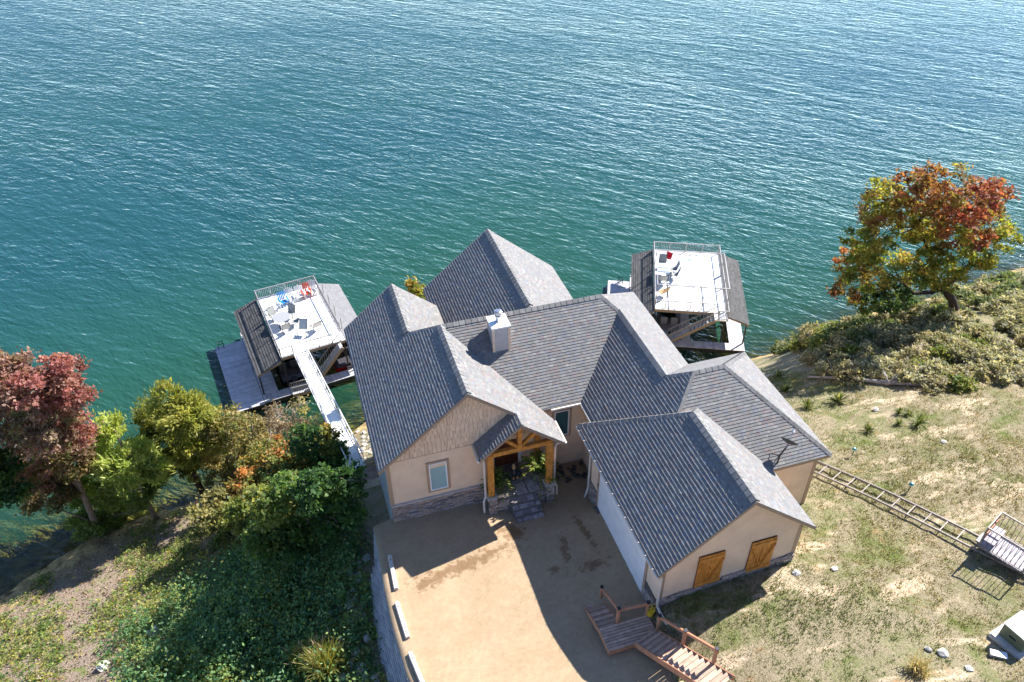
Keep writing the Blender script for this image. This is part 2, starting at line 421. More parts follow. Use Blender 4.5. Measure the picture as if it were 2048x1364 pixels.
DY, DU = np.meshgrid(ys, us, indexing='ij')
DX = drive_x(DY, 'L') * (1 - DU) + drive_x(DY, 'R') * DU
DZ = drive_z(DX, DY)
n0 = DX.size
V = np.r_[np.c_[DX.ravel(), DY.ravel(), DZ.ravel()], np.c_[DX.ravel(), DY.ravel(), DZ.ravel() - .15]]
Fc = grid_faces(len(us), len(ys))
edge = [(k * len(us), (k + 1) * len(us)) for k in range(len(ys) - 1)]
sk = [(a, b_, b_ + n0, a + n0) for a, b_ in edge] + [(a + len(us) - 1, a + len(us) - 1 + n0, b_ + len(us) - 1 + n0, b_ + len(us) - 1) for a, b_ in edge]
dv = link('driveway', fast_mesh('driveway', V, np.r_[Fc, np.array(sk)], driveway_material()))
tag(dv, kind='structure')

# ---- the lake
def water_material():
    m = bpy.data.materials.new('lake_water'); m.use_nodes = True; nt = m.node_tree; N = nt.nodes; L = nt.links
    N.clear()
    tc = N.new('ShaderNodeTexCoord')
    def waves(rot, sx, sy, detail=2, rough=.5, dist=0., seed=0):
        mp = N.new('ShaderNodeMapping'); mp.vector_type = 'TEXTURE'; mp.inputs['Rotation'].default_value = (0, 0, R(-rot)); mp.inputs['Scale'].default_value = (1 / sx, 1 / sy, 1); mp.inputs['Location'].default_value = (seed, seed * 1.7, seed)
        L.new(tc.outputs['Object'], mp.inputs[0])
        n = N.new('ShaderNodeTexNoise'); n.inputs['Scale'].default_value = 1; n.inputs['Detail'].default_value = detail; n.inputs['Roughness'].default_value = rough; n.inputs['Distortion'].default_value = dist
        L.new(mp.outputs[0], n.inputs['Vector']); return n.outputs['Fac']
    def scaled(a, k):
        x = N.new('ShaderNodeMath'); x.operation = 'MULTIPLY'; L.new(a, x.inputs[0]); x.inputs[1].default_value = k; return x.outputs[0]
    def plus(a, c):
        x = N.new('ShaderNodeMath'); x.operation = 'ADD'; L.new(a, x.inputs[0]); L.new(c, x.inputs[1]); return x.outputs[0]
    # crests run at -51 degrees in plan; rotate so the x axis lies along a crest
    h = scaled(waves(51, .13, .42, 2, .5, .7, 3), .25)
    h = plus(h, scaled(waves(42, .5, 1.5, 2, .55, .5, 11), .165))
    h = plus(h, scaled(waves(62, 1.6, 4.2, 3, .6, .4, 23), .082))
    h = plus(h, scaled(waves(15, .5, 1.3, 2, .5, .4, 31), .09))
    gust = N.new('ShaderNodeMapRange'); gust.inputs[1].default_value = .35; gust.inputs[2].default_value = .65; gust.inputs[3].default_value = .72; gust.inputs[4].default_value = 1.2; L.new(waves(40, .018, .045, 3, .55, .8, 47), gust.inputs[0])
    bp = N.new('ShaderNodeBump'); bp.inputs['Strength'].default_value = 1; L.new(gust.outputs[0], bp.inputs['Distance']); L.new(h, bp.inputs['Height'])
    at = N.new('ShaderNodeAttribute'); at.attribute_name = 'depth'
    # body of the water: turbid green, thins out over the shallows
    nb = waves(0, .05, .05, 3, .5, 0, 5)
    cr = N.new('ShaderNodeMix'); cr.data_type = 'RGBA'; cr.inputs[6].default_value = (0.014, 0.070, 0.040, 1); cr.inputs[7].default_value = (0.020, 0.084, 0.054, 1); L.new(nb, cr.inputs[0])
    dm_ = N.new('ShaderNodeMapRange'); dm_.inputs[1].default_value = 2.0; dm_.inputs[2].default_value = 7.2; L.new(at.outputs['Fac'], dm_.inputs[0])
    bl = N.new('ShaderNodeMix'); bl.data_type = 'RGBA'; L.new(dm_.outputs[0], bl.inputs[0]); L.new(cr.outputs[2], bl.inputs[6]); bl.inputs[7].default_value = (0.010, 0.058, 0.062, 1)
    df = N.new('ShaderNodeBsdfDiffuse'); L.new(bl.outputs[2], df.inputs['Color']); L.new(bp.outputs[0], df.inputs['Normal'])
    tp = N.new('ShaderNodeBsdfTransparent'); tp.inputs['Color'].default_value = (.62, .74, .52, 1)
    ex = N.new('ShaderNodeMath'); ex.operation = 'MULTIPLY'; L.new(at.outputs['Fac'], ex.inputs[0]); ex.inputs[1].default_value = -.6
    e2 = N.new('ShaderNodeMath'); e2.operation = 'EXPONENT'; L.new(ex.outputs[0], e2.inputs[0])
    body = N.new('ShaderNodeMixShader'); L.new(e2.outputs[0], body.inputs[0]); L.new(df.outputs[0], body.inputs[1]); L.new(tp.outputs[0], body.inputs[2])
    gl = N.new('ShaderNodeBsdfGlossy'); gl.inputs['Roughness'].default_value = .045; L.new(bp.outputs[0], gl.inputs['Normal'])
    fr = N.new('ShaderNodeFresnel'); fr.inputs['IOR'].default_value = 1.45; L.new(bp.outputs[0], fr.inputs['Normal'])
    mx = N.new('ShaderNodeMixShader'); L.new(fr.outputs[0], mx.inputs[0]); L.new(body.outputs[0], mx.inputs[1]); L.new(gl.outputs[0], mx.inputs[2])
    o = N.new('ShaderNodeOutputMaterial'); L.new(mx.outputs[0], o.inputs[0])
    return m
wx = graded(-4000, 4000, -45, 70, .6, 1.45); wy = graded(-300, 7000, 24, 62, .6, 1.45)
WX, WY = np.meshgrid(wx, wy)
depth = np.where((abs(WX) < 90) & (WY < 80) & (WY > 0), WATER - ground_z(WX, WY), 6.0)
me = fast_mesh('water', np.c_[WX.ravel(), WY.ravel(), np.full(WX.size, WATER)], grid_faces(len(wx), len(wy)), water_material())
at = me.attributes.new('depth', 'FLOAT', 'POINT'); at.data.foreach_set('value', np.maximum(depth, 0).astype(np.float32).ravel())
tag(link('water', me), kind='structure')

# ------------------------------------------------------------------ overlapping courses (shingles, shakes, lap siding)
def clip_poly(poly, conv):
    """Sutherland-Hodgman: clip 2-D poly by convex 2-D polygon conv (counter-clockwise)"""
    out = poly
    for i in range(len(conv)):
        ax, ay = conv[i]; bx, by = conv[(i + 1) % len(conv)]
        ex, ey = bx - ax, by - ay; src = out; out = []
        if not src: return []
        for j in range(len(src)):
            p, q = src[j], src[(j + 1) % len(src)]
            dp = ex * (p[1] - ay) - ey * (p[0] - ax); dq = ex * (q[1] - ay) - ey * (q[0] - ax)
            if dp >= 0: out.append(p)
            if (dp >= 0) != (dq >= 0):
                t = dp / (dp - dq); out.append((p[0] + t * (q[0] - p[0]), p[1] + t * (q[1] - p[1])))
    return out

def ccw(p):
    a = sum(p[i][0] * p[(i + 1) % len(p)][1] - p[(i + 1) % len(p)][0] * p[i][1] for i in range(len(p)))
    return p if a > 0 else p[::-1]

def poly_area(p): return abs(sum(p[i][0] * p[(i + 1) % len(p)][1] - p[(i + 1) % len(p)][0] * p[i][1] for i in range(len(p)))) / 2

def courses(mb, O, A, B, Nn, poly, expo, wr, tr, colour, rnd, b_origin=0.0, gap=0.0, drop=0.0):
    """rows of overlapping tabs on a plane: O origin, A along the row, B up the slope, Nn outward"""
    poly = ccw(poly); O, A, B, Nn = Vector(O), Vector(A), Vector(B), Vector(Nn)
    a0 = min(p[0] for p in poly); a1 = max(p[0] for p in poly); b0 = min(p[1] for p in poly); b1 = max(p[1] for p in poly)
    k = math.floor((b0 - b_origin) / expo)
    while b_origin + k * expo < b1:
        lo = b_origin + k * expo; hi = lo + expo; k += 1
        a = a0 - rnd.random() * wr[1]
        while a < a1:
            w = rnd.uniform(*wr); t = rnd.uniform(*tr) if not isinstance(tr, list) else rnd.choice(tr)
            l2 = lo - rnd.random() * drop
            q = clip_poly([(a + gap / 2, l2), (a + w - gap / 2, l2), (a + w - gap / 2, hi), (a + gap / 2, hi)], poly)
            a += w
            if len(q) < 3 or poly_area(q) < 2e-4: continue
            top = [O + A * x + B * y + Nn * (t * (1 - .88 * (y - l2) / (hi - l2)) + .001) for x, y in q]
            bot = [O + A * x + B * y - Nn * .004 for x, y in q]
            n = len(q); c = colour(rnd)
            mb.add(top + bot, [tuple(range(n))] + [(i, i + n, (i + 1) % n + n, (i + 1) % n) for i in range(n)], c)
    return mb

# ------------------------------------------------------------------ house
HB = (7.0, 20.0, 0.0)
house = thing('lake_house', 'tan lakeside house with steep grey shingle roofs and cedar porch', 'house', HB)
m_, zR, xL, yM, yF, xeL = .829, 5.879, 4.351, 23.75, 19.698, .979
xM, xr, zr = 10.862, 11.453, 5.389
yA, zA = 18.352, 5.927
xG, zG, yGf, yGe = 11.397, 5.544, 12.803, 16.858
xB, zB, yB = 8.02, 5.779, 30.24
xP, zP = 6.08, 5.879 - .829 * (6.08 - 4.351)
# plane: (x0,y0,z0,gx,gy)  z = z0 + gx (x-x0) + gy (y-y0)
PL = dict(Lleft=(xL, 0, zR, m_, 0), Lright=(xL, 0, zR, -m_, 0), Pleft=(xP, 0, zP, m_, 0), Mfront=(0, yM, zR, 0, m_), Mback=(0, yM, zR, 0, -m_),
          Rright=(xM, 0, zR, -m_, 0), Rleft=(xr, 0, zr, m_, 0), LBright=(3.252, 0, zR - m_ * 1.099, -m_, 0), Bleft=(xB, 0, zB, m_, 0), Bright=(xB, 0, zB, -m_, 0),
          Afront=(0, yA, zA, 0, m_), Aback=(0, yA, zA, 0, -m_), Aright=(13.337, 0, zA, -m_, 0),
          Gleft=(xG, 0, zG, m_, 0), Gright=(xG, 0, zG, -m_, 0), Gback=(0, yGe, zG, 0, -m_))
def pz(pl, x, y):
    x0, y0, z0, gx_, gy_ = PL[pl]; return z0 + gx_ * (x - x0) + gy_ * (y - y0)
FACES = [
 ('Lleft', [(xeL, yF), (xL, yF), (xL, yM), (xeL, yM)]), ('Lleft', [(xeL, yM), (xL, yM), (3.252, 24.849), (xeL, 24.849)]), ('Lleft', [(xeL, 24.849), (3.252, 24.849), (3.252, 28.43), (xeL, 28.43)]),
 ('Lright', [(xL, yF), (xL, yM), (7.724, 20.377), (7.724, yF)]), ('Lright', [(xP, 19.1), (7.724, 19.1), (7.724, yF), (xP, yF)]),
 ('Pleft', [(4.53, 19.1), (xP, 19.1), (xP, 19.99), (4.53, 19.99)]),
 ('Mfront', [(xL, yM), (xM, yM), (xr, 23.159), (8.995, 20.697), (7.404, 20.697)]),
 ('Mback', [(xL, yM), (xM, yM), (13.79, 26.68), (5.08, 26.68), (3.252, 24.849)]),
 ('LBright', [(3.252, 24.849), (3.252, 28.43), (5.2, 28.43), (5.2, 26.8)]),
 ('Bleft', [(4.87, 30.24), (xB, 30.24), (xB, 23.87), (4.87, 27.02)]), ('Bright', [(xB, 30.24), (11.17, 30.24), (11.17, 27.02), (xB, 23.87)]),
 ('Rright', [(xM, yM), (xr, 23.159), (13.79, 23.159), (13.79, 26.68)]), ('Rright', [(xr, 23.159), (xr, 19.0), (13.79, 21.337), (13.79, 23.159)]),
 ('Rleft', [(xr, 23.159), (8.995, 20.697), (8.995, 19.495), (9.49, 19.0), (xr, 19.0)]), ('Rleft', [(9.49, 19.0), (11.12, 17.37), (12.101, 18.352), (xr, 19.0)]),
 ('Afront', [(12.101, yA), (13.337, yA), (14.319, 17.37), (11.12, 17.37)]), ('Afront', [(11.91, 17.37), (14.319, 17.37), (16.326, 15.363), (13.92, 15.363)]),
 ('Aright', [(13.337, yA), (16.326, 15.363), (16.326, 21.341)]),
 ('Aback', [(12.101, yA), (13.337, yA), (16.326, 21.341), (13.79, 21.341), (xr, 19.0)]),
 ('Gleft', [(8.50, yGf), (xG, yGf), (xG, yGe), (8.50, 19.755)]),
 ('Gback', [(8.50, 19.755), (xG, yGe), (11.12, 17.37), (8.735, 19.755)]), ('Gback', [(xG, yGe), (11.91, 17.37), (11.12, 17.37)]),
 ('Gright', [(xG, yGf), (13.99, yGf), (13.99, 15.29), (11.91, 17.37), (xG, yGe)]),
]
rs = random.Random(5)
def shingle_colour(r):
    v = r.uniform(.88, 1.08); k = r.random()
    if k < .10: return (v * 1.12, v * .98, v * .92)
    if k < .22: return (v * .93, v * .96, v * 1.05)
    if k < .30: return (v * 1.22, v * 1.2, v * 1.12)
    if k < .36: return (v * 1.05, v * .9, v * .88)
    return (v, v * .985, v * .965)
def roof_frame(pl):
    x0, y0, z0, gx_, gy_ = PL[pl]
    if gx_: A = Vector((0, 1, 0)); B = Vector((math.copysign(1, gx_), 0, abs(gx_))).normalized()
    else: A = Vector((1, 0, 0)); B = Vector((0, math.copysign(1, gy_), abs(gy_))).normalized()
    Nn = Vector((-gx_, -gy_, 1)).normalized()
    O = Vector((x0 if gx_ else 0, y0 if gy_ else 0, z0))
    return O, A, B, Nn
NICE = dict(Lleft='roof_slope', Gleft='roof_slope')
roofs = {}
kf = math.sqrt(1 + m_ * m_)
for pl, poly in FACES:
    O, A, B, Nn = roof_frame(pl)
    slab = roofs.get(pl)
    sm = MB(); sm.prism([(x, y, pz(pl, x, y) - .012) for x, y in ccw(poly)], (0, 0, -.13))
    if slab is None:
        slab = roofs[pl] = sm.build('roof_slope', M_FASCIA, house, HB)
    else:
        o2 = sm.build('roof_slope', M_FASCIA, house, HB)
    mb = MB()
    p2 = []
    for x, y in poly:
        q = Vector((x, y, pz(pl, x, y))) - O; p2.append((q.dot(A), q.dot(B)))
    courses(mb, O, A, B, Nn, p2, .13 if pl.endswith('left') else .115, (.11, .22), (.030, .035) if pl.endswith('left') else (.017, .022), shingle_colour, rs)
    o = link('shingle_courses', mb.mesh('shingle_courses', M_SHINGLE, fix=False), slab)
    o['kind'] = 'stuff'
# ridge vents and hip caps: raised bent strips
def cap(p, q, n1, n2, name, w, h):
    """strip along p-q lying on planes with normals n1,n2, raised h"""
    p, q = Vector(p), Vector(q); d = (q - p).normalized(); mb = MB()
    e1 = Vector(n1).normalized().cross(d).normalized(); e2 = Vector(n2).normalized().cross(d).normalized()
    upd = (Vector(n1).normalized() + Vector(n2).normalized()).normalized()
    if e1.z > 0: e1 = -e1
    if e2.z > 0: e2 = -e2
    L_ = (q - p).length; n = max(1, round(L_ / .24))
    for k in range(n):
        a = p + d * (L_ * k / n); b = p + d * (L_ * (k + 1) / n - .004)
        c = rs.uniform(.85, 1.15); ra, rb = h + .012, h
        prof = lambda o, hh: [o + e1 * w + Vector(n1).normalized() * .006, o + e1 * w + Vector(n1).normalized() * hh, o + upd * (hh + .012), o + e2 * w + Vector(n2).normalized() * hh, o + e2 * w + Vector(n2).normalized() * .006]
        mb.add(prof(a, ra) + prof(b, rb), [(0, 1, 6, 5), (1, 2, 7, 6), (2, 3, 8, 7), (3, 4, 9, 8), (0, 4, 3, 2, 1), (5, 6, 7, 8, 9)], (c, c * .985, c * .96))
    mb.build(name, M_SHINGLE, house, HB)
nL, nR, nF, nB = (-m_, 0, 1), (m_, 0, 1), (0, -m_, 1), (0, m_, 1)
cap((xL, yF + .05, zR), (xL, yM, zR), nL, nR, 'ridge_vent', .15, .055)
cap((3.252, 24.9, pz('Lleft', 3.252, 0)), (3.252, 28.4, pz('Lleft', 3.252, 0)), nL, nR, 'ridge_vent', .15, .055)
cap((3.252, 24.849, pz('Lleft', 3.252, 0)), (xL, yM, zR), nL, nB, 'hip_cap', .11, .02)
cap((xL, yM, zR), (xM, yM, zR), nF, nB, 'ridge_vent', .14, .03)
cap((xM, yM, zR), (xr, 23.159, zr), nF, nR, 'hip_cap', .12, .02)
cap((xr, 23.159, zr), (xr, 19.0, zr), nL, nR, 'ridge_vent', .15, .055)
cap((xr, 19.0, zr), (12.101, yA, zA), nL, nB, 'hip_cap', .11, .02)
cap((12.101, yA, zA), (13.337, yA, zA), nF, nB, 'hip_cap', .12, .02)
cap((12.101, yA, zA), (11.12, 17.37, pz('Rleft', 11.12, 0)), nL, nF, 'hip_cap', .11, .02)
cap((13.337, yA, zA), (16.326, 15.363, pz('Aright', 16.326, 0)), nF, nR, 'hip_cap', .12, .02)
cap((13.337, yA, zA), (16.326, 21.341, pz('Aright', 16.326, 0)), nB, nR, 'hip_cap', .12, .02)
cap((xG, yGf + .05, zG), (xG, yGe, zG), nL, nR, 'ridge_vent', .15, .055)
cap((xG, yGe, zG), (8.50, 19.755, pz('Gleft', 8.5, 0)), nL, nB, 'hip_cap', .13, .025)
cap((xG, yGe, zG), (11.91, 17.37, pz('Gright', 11.91, 0)), nR, nB, 'hip_cap', .11, .02)
cap((xB, 24.1, zB), (xB, 30.2, zB), nL, nR, 'ridge_vent', .15, .055)
cap((xP, 19.12, zP), (xP, 19.72, zP), nL, nR, 'hip_cap', .11, .02)

def hbox(name, m, *a): return MB().box(*a).build(name, m, house, HB)
# core walls (end below ground, stop under the roof slopes)
ze = 3.02
hbox('wall', M_SIDING, 1.30, 4.93, 20.02, 28.1, -4.5, ze)
hbox('wall', M_SIDING, 4.931, 9.35, 21.0, 26.3, -4.5, 3.2)
hbox('wall', M_SIDING, 9.30, 13.45, 17.2, 26.2, -4.5, 3.1)
hbox('wall', M_SIDING, 11.5, 16.03, 15.66, 21.0, -3.2, 3.3)
hbox('wall', M_SIDING, 8.82, 13.70, 13.12, 18.9, -1.2, 3.02)
hbox('wall', M_SIDING, 5.2, 10.8, 26.0, 29.9, -8, 3.1)
for pts, y0, dy in (([(1.30, 2.9), (7.3, 2.9), (xL, zR - .17)], 20.02, .25), ([(8.82, 2.9), (13.7, 2.9), (xG, zG - .17)], 13.12, .25),
                    ([(5.2, 3.0), (10.8, 3.0), (xB, zB - .17)], 29.65, .25), ([(1.3, 2.9), (5.1, 2.9), (3.252, 4.75)], 27.85, .25)):
    mb = MB(); mb.prism([(x, y0, z) for x, z in pts], (0, dy, 0)); mb.build('gable_wall', M_SIDING, house, HB)
# lap siding: each board a real overlapping course
def lap(name, O, A, Nn, poly, expo=.105, col_=lambda r: (1, 1, 1), m=M_SIDING, wr=(40, 41), tr=(.02, .021), kind='stuff', drop=0., gap=0.):
    mb = MB(); courses(mb, O, A, (0, 0, 1), Nn, poly, expo, wr, tr, col_, rs, drop=drop, gap=gap)
    o = link(name, mb.mesh(name, m, fix=False), house, HB)
    if kind: o['kind'] = kind
    return o
lap('lap_siding', (0, 20.015, 0), (1, 0, 0), (0, -1, 0), [(1.30, .86), (4.93, .86), (4.93, 3.14), (1.56, 3.14), (1.30, 2.95)])
lap('lap_siding', (0, 13.115, 0), (1, 0, 0), (0, -1, 0), [(8.82, 1.2), (13.70, 1.2), (13.70, 3.40), (xG, zG - .15), (8.82, 3.25)])
lap('lap_siding', (8.815, 0, 0), (0, 1, 0), (-1, 0, 0), [(13.12, .0), (18.9, .0), (18.9, 3.1), (13.12, 3.1)])
lap('lap_siding', (0, 15.655, 0), (1, 0, 0), (0, -1, 0), [(13.72, -.2), (16.03, -.2), (16.03, 3.35), (13.72, 3.35)])
lap('lap_siding', (0, 20.995, 0), (1, 0, 0), (0, -1, 0), [(4.95, .3), (9.28, .3), (9.28, 3.3), (4.95, 3.3)])
lap('lap_siding', (9.295, 0, 0), (0, 1, 0), (-1, 0, 0), [(19, .0), (21.0, .0), (21.0, 3.2), (19, 3.2)])
lap('lap_siding', (1.295, 0, 0), (0, 1, 0), (-1, 0, 0), [(20.02, -1.6), (28.1, -2.8), (28.1, 2.9), (20.02, 2.9)])
# shake gable over the left wing: every shake its own piece
gab = hbox('shake_gable', M_TRIM, 1.30, 7.2, 19.999, 20.012, 3.10, 3.15)
tri = ccw([(1.50, 3.15), (7.45, 3.15), (xL, zR - .20)])
k = 0; z = 3.15
while z < zR - .3:
    a = 1.4 - rs.random() * .2
    while a < 7.4:
        w = rs.uniform(.10, .19); lo = z - rs.random() * .07 if z > 3.2 else z
        q = clip_poly([(a + .009, lo), (a + w - .009, lo), (a + w - .009, z + .25), (a + .009, z + .25)], tri); a += w
        if len(q) < 3 or poly_area(q) < .002: continue
        t = rs.uniform(.02, .045); zz = min(p[1] for p in q); hh = max(p[1] for p in q) - zz
        mb = MB(); v = rs.uniform(.87, 1.06)
        top = [(x, 20.015 - t * (1 - .8 * (y - zz) / max(.25, hh)) - .001, y) for x, y in q]; bot = [(x, 20.018, y) for x, y in q]; n = len(q)
        mb.add(top + bot, [tuple(range(n))] + [(i, i + n, (i + 1) % n + n, (i + 1) % n) for i in range(n)], (v, v * .99, v * .97))
        link('shake', mb.mesh('shake', M_SHAKE), gab)
    z += .235
# ledge stone veneer, stones laid one by one
stone_meshes = []
for k in range(8):
    mb = MB(); v = rs.uniform(.55, 1.35); tint = rs.choice([(1, .95, .9), (.92, .93, 1.05), (1.08, .95, .86), (1, 1, 1)])
    mb.box(-.5, .5, -.5, .5, -.5, .5, tuple(v * c for c in tint))
    me = mb.mesh('ledge_stone', M_STONE); bevel(me, .11); stone_meshes.append(me)
n_stone = [0]
extra = MB()
def stones(parent, O, A, Nn, poly, hr=(.055, .11), wr=(.14, .38), off=None):
    """O origin, A along wall, z up, Nn outward; poly in (a,z)"""
    O, A, Nn = Vector(O), Vector(A), Vector(Nn); poly = ccw(poly)
    zz = min(p[1] for p in poly); z1 = max(p[1] for p in poly); a0 = min(p[0] for p in poly); a1 = max(p[0] for p in poly)
    ang = math.atan2(A.y, A.x)
    while zz < z1 - .02:
        h = min(rs.uniform(*hr), z1 - zz); a = a0 - rs.random() * .1
        while a < a1 - .02:
            w = rs.uniform(*wr); lo, hi = max(a, a0), min(a + w, a1); a += w
            if hi - lo < .04: continue
            mid = ((lo + hi) / 2, zz + h / 2)
            inside = all((poly[(i + 1) % len(poly)][0] - poly[i][0]) * (mid[1] - poly[i][1]) - (poly[(i + 1) % len(poly)][1] - poly[i][1]) * (mid[0] - poly[i][0]) >= 0 for i in range(len(poly)))
            if not inside: continue
            th = rs.uniform(.05, .085)
            c = O + A * mid[0] + Vector((0, 0, mid[1])) + Nn * (th / 2 - .02)
            if n_stone[0] < 300:
                o = link('ledge_stone', rs.choice(stone_meshes), parent, None)
                o.location = c - Vector(HB); o.rotation_euler = (0, 0, ang); o.scale = (hi - lo - .012, th, h - .012); n_stone[0] += 1
            else:
                nn = Nn * th / 2; aa = A * (hi - lo - .012) / 2; hz_ = Vector((0, 0, (h - .012) / 2)); v = rs.uniform(.55, 1.3)
                extra.prism([c - nn - aa - hz_, c - nn + aa - hz_, c - nn + aa + hz_, c - nn - aa + hz_], nn * 2, (v, v * .96, v * .93))
        zz += h
base1 = hbox('stone_base', M_MORTAR, 1.27, 4.93, 19.975, 20.01, -.35, .86)
stones(house, (0, 19.975, 0), (1, 0, 0), (0, -1, 0), [(1.27, -.25), (4.93, -.25), (4.93, .86), (1.27, .86)])
hbox('stone_ledge', M_CONC, 1.27, 4.93, 19.90, 20.008, .862, .90)
base2 = MB(); base2.prism([(8.80, 13.08, .2), (13.72, 13.08, .2), (13.72, 13.08, 1.86), (8.80, 13.08, 1.36)], (0, .03, 0)); base2.build('stone_base', M_MORTAR, house, HB)
stones(house, (0, 13.085, 0), (1, 0, 0), (0, -1, 0), [(8.80, .7), (13.72, .9), (13.72, 1.88), (8.80, 1.38)], hr=(.06, .11))
hbox('stone_base', M_MORTAR, 8.785, 8.812, 18.22, 18.9, -.4, .9); stones(house, (8.785, 18.9, 0), (0, -1, 0), (-1, 0, 0), [(0, -.3), (.62, -.3), (.62, .9), (0, .9)])
hbox('stone_base', M_MORTAR, 8.785, 8.812, 13.1, 14.0, 0, 1.2); stones(house, (8.785, 14.0, 0), (0, -1, 0), (-1, 0, 0), [(0, .2), (.9, .2), (.9, 1.3), (0, .7)])

def window(x0, x1, z0, z1, y, blind, trim=.09):
    w = MB()
    for a in ((x0 - trim, x0, z0 - trim, z1 + trim), (x1, x1 + trim, z0 - trim, z1 + trim), (x0, x1, z1, z1 + trim), (x0, x1, z0 - trim, z0)): w.box(a[0], a[1], y - .035, y, a[2], a[3])
    o = w.build('window', M_TRIM, house, HB)
    f = MB(); t = .045
    for a in ((x0, x0 + t, z0, z1), (x1 - t, x1, z0, z1), (x0 + t, x1 - t, z1 - t, z1), (x0 + t, x1 - t, z0, z0 + t)): f.box(a[0], a[1], y - .05, y - .002, a[2], a[3])
    f.build('window_frame', M_WHITE, o)
    MB().box(x0 + t, x1 - t, y - .022, y - .015, z0 + t, z1 - t).build('pane', M_GLASS if not blind else M_BLIND, o)
    if blind: MB().box(x0 + t, x1 - t, y - .034, y - .023, z1 - t - .16, z1 - t).build('shade', M_SHAKE, o)
    return o
window(2.80, 3.47, 1.22, 2.62, 20.0, True)
w2 = window(8.0, 8.62, 1.5, 2.85, 20.98, False)
# corner boards and frieze
for a in ((1.255, 1.40, 19.985, 20.05, .9, 2.95), (8.775, 8.92, 13.085, 13.16, 1.2, 3.1), (13.60, 13.745, 13.085, 13.16, 1.6, 3.3), (15.93, 16.07, 15.62, 15.70, -.3, 3.3), (4.88, 5.0, 19.985, 20.05, .9, 3.1)): hbox('corner_board', M_TRIM, *a)
hbox('foundation', mat('blue_grey_wall', (0.40, 0.46, 0.47), .7), 1.262, 1.296, 20.05, 28.05, -4.0, 2.85)
def rake(x0, z0, x1, z1, y, name='rake_board'):
    MB().bar((x0, y, z0 - .10), (x1, y, z1 - .10), .03, .16, upv=(0, 1, 0)).build(name, M_FASCIA, house, HB)
# gutters
def gutter(p, q, w=.06):
    MB().bar(p, q, w, .075).build('gutter', M_GUTTER, house, HB)
gutter((7.75, 20.64, 3.30), (9.0, 20.64, 3.30)); gutter((8.94, 20.7, 3.28), (8.94, 19.5, 3.28)); gutter((8.44, 19.75, 3.06), (8.44, 12.79, 3.06))
gutter((7.79, 20.3, 3.03), (7.79, 19.09, 3.03)); gutter((4.47, 19.99, 3.08), (4.47, 19.09, 3.08)); pass
for side, p in (('Gleft', 8.5),):
    for k in range(13):                                     # gutter straps lying on the shingles
        y = 13.1 + k * .53; MB().box(8.40, 8.53, y, y + .02, 3.105, 3.13).build('gutter_strap', M_GUTTER, house, HB)
def spout(pts):
    MB().tube(pts, .045, 6).build('downspout', M_GUTTER, house, HB)
spout([(8.45, 12.83, 3.02), (8.66, 12.98, 2.8), (8.74, 13.02, 2.6), (8.74, 13.02, 1.15), (8.80, 12.86, .98), (8.83, 12.4, .95)])
spout([(8.45, 19.6, 3.02), (8.70, 19.2, 2.8), (8.74, 18.98, 2.5), (8.74, 18.98, .4), (8.68, 18.98, .1), (8.6, 18.98, -.15)])
spout([(4.47, 19.2, 3.05), (4.70, 19.42, 2.85), (4.76, 19.46, 2.6), (4.76, 19.46, .75), (4.66, 19.36, .6), (4.66, 19.32, .05)])
spout([(7.79, 19.2, 3.0), (7.56, 19.42, 2.8), (7.50, 19.46, 2.6), (7.50, 19.46, .7), (7.58, 19.36, .5), (7.58, 19.34, .05)])
# garage door in the left wall: four raised sections
gd = MB()
for a in ((13.98, 14.12), (18.10, 18.24)): gd.box(8.765, 8.80, a[0], a[1], .15, 2.45)
gd.box(8.765, 8.80, 14.12, 18.10, 2.30, 2.45)
gdo = gd.build('garage_door', M_TRIM, house, HB)
for k in range(4):
    MB().box(8.775, 8.80, 14.125, 18.095, .20 + k * .525, .20 + (k + 1) * .525 - .012).build('door_section', M_WHITE, gdo)
    for j in range(6):
        MB().box(8.766, 8.776, 14.22 + j * .65, 14.22 + j * .65 + .52, .30 + k * .525, .62 + k * .525).build('raised_panel', M_WHITE, gdo)
hbox('keypad', M_DARKMET, 8.745, 8.765, 18.14, 18.19, 1.35, 1.5)
hbox('door_threshold', M_MORTAR, 8.64, 8.80, 14.1, 18.15, .12, .29)
# barn shutters on the garage front
for x0 in (10.03, 11.90):
    bx = MB(); bx.box(x0, x0 + .90, 13.06, 13.11, 1.52, 3.10); o = bx.build('shutter', M_DOOR, house, HB)
    for j in range(6): MB().box(x0 + j * .15 + .004, x0 + j * .15 + .146, 13.035, 13.06, 1.53, 3.09).build('plank', M_CEDAR, o)
    for zz in (1.62, 2.86): MB().box(x0 + .01, x0 + .89, 13.005, 13.034, zz, zz + .14).build('batten', M_CEDAR, o)
    MB().bar((x0 + .04, 13.017, 2.84), (x0 + .45, 13.017, 1.80), .03, .11, upv=(0, 1, 0)).build('brace', M_CEDAR, o)
    MB().bar((x0 + .86, 13.014, 2.84), (x0 + .45, 13.014, 1.80), .03, .11, upv=(0, 1, 0)).build('brace', M_CEDAR, o)
    MB().box(x0 + .425, x0 + .475, 13.008, 13.034, 1.77, 2.85).build('batten', M_CEDAR, o)
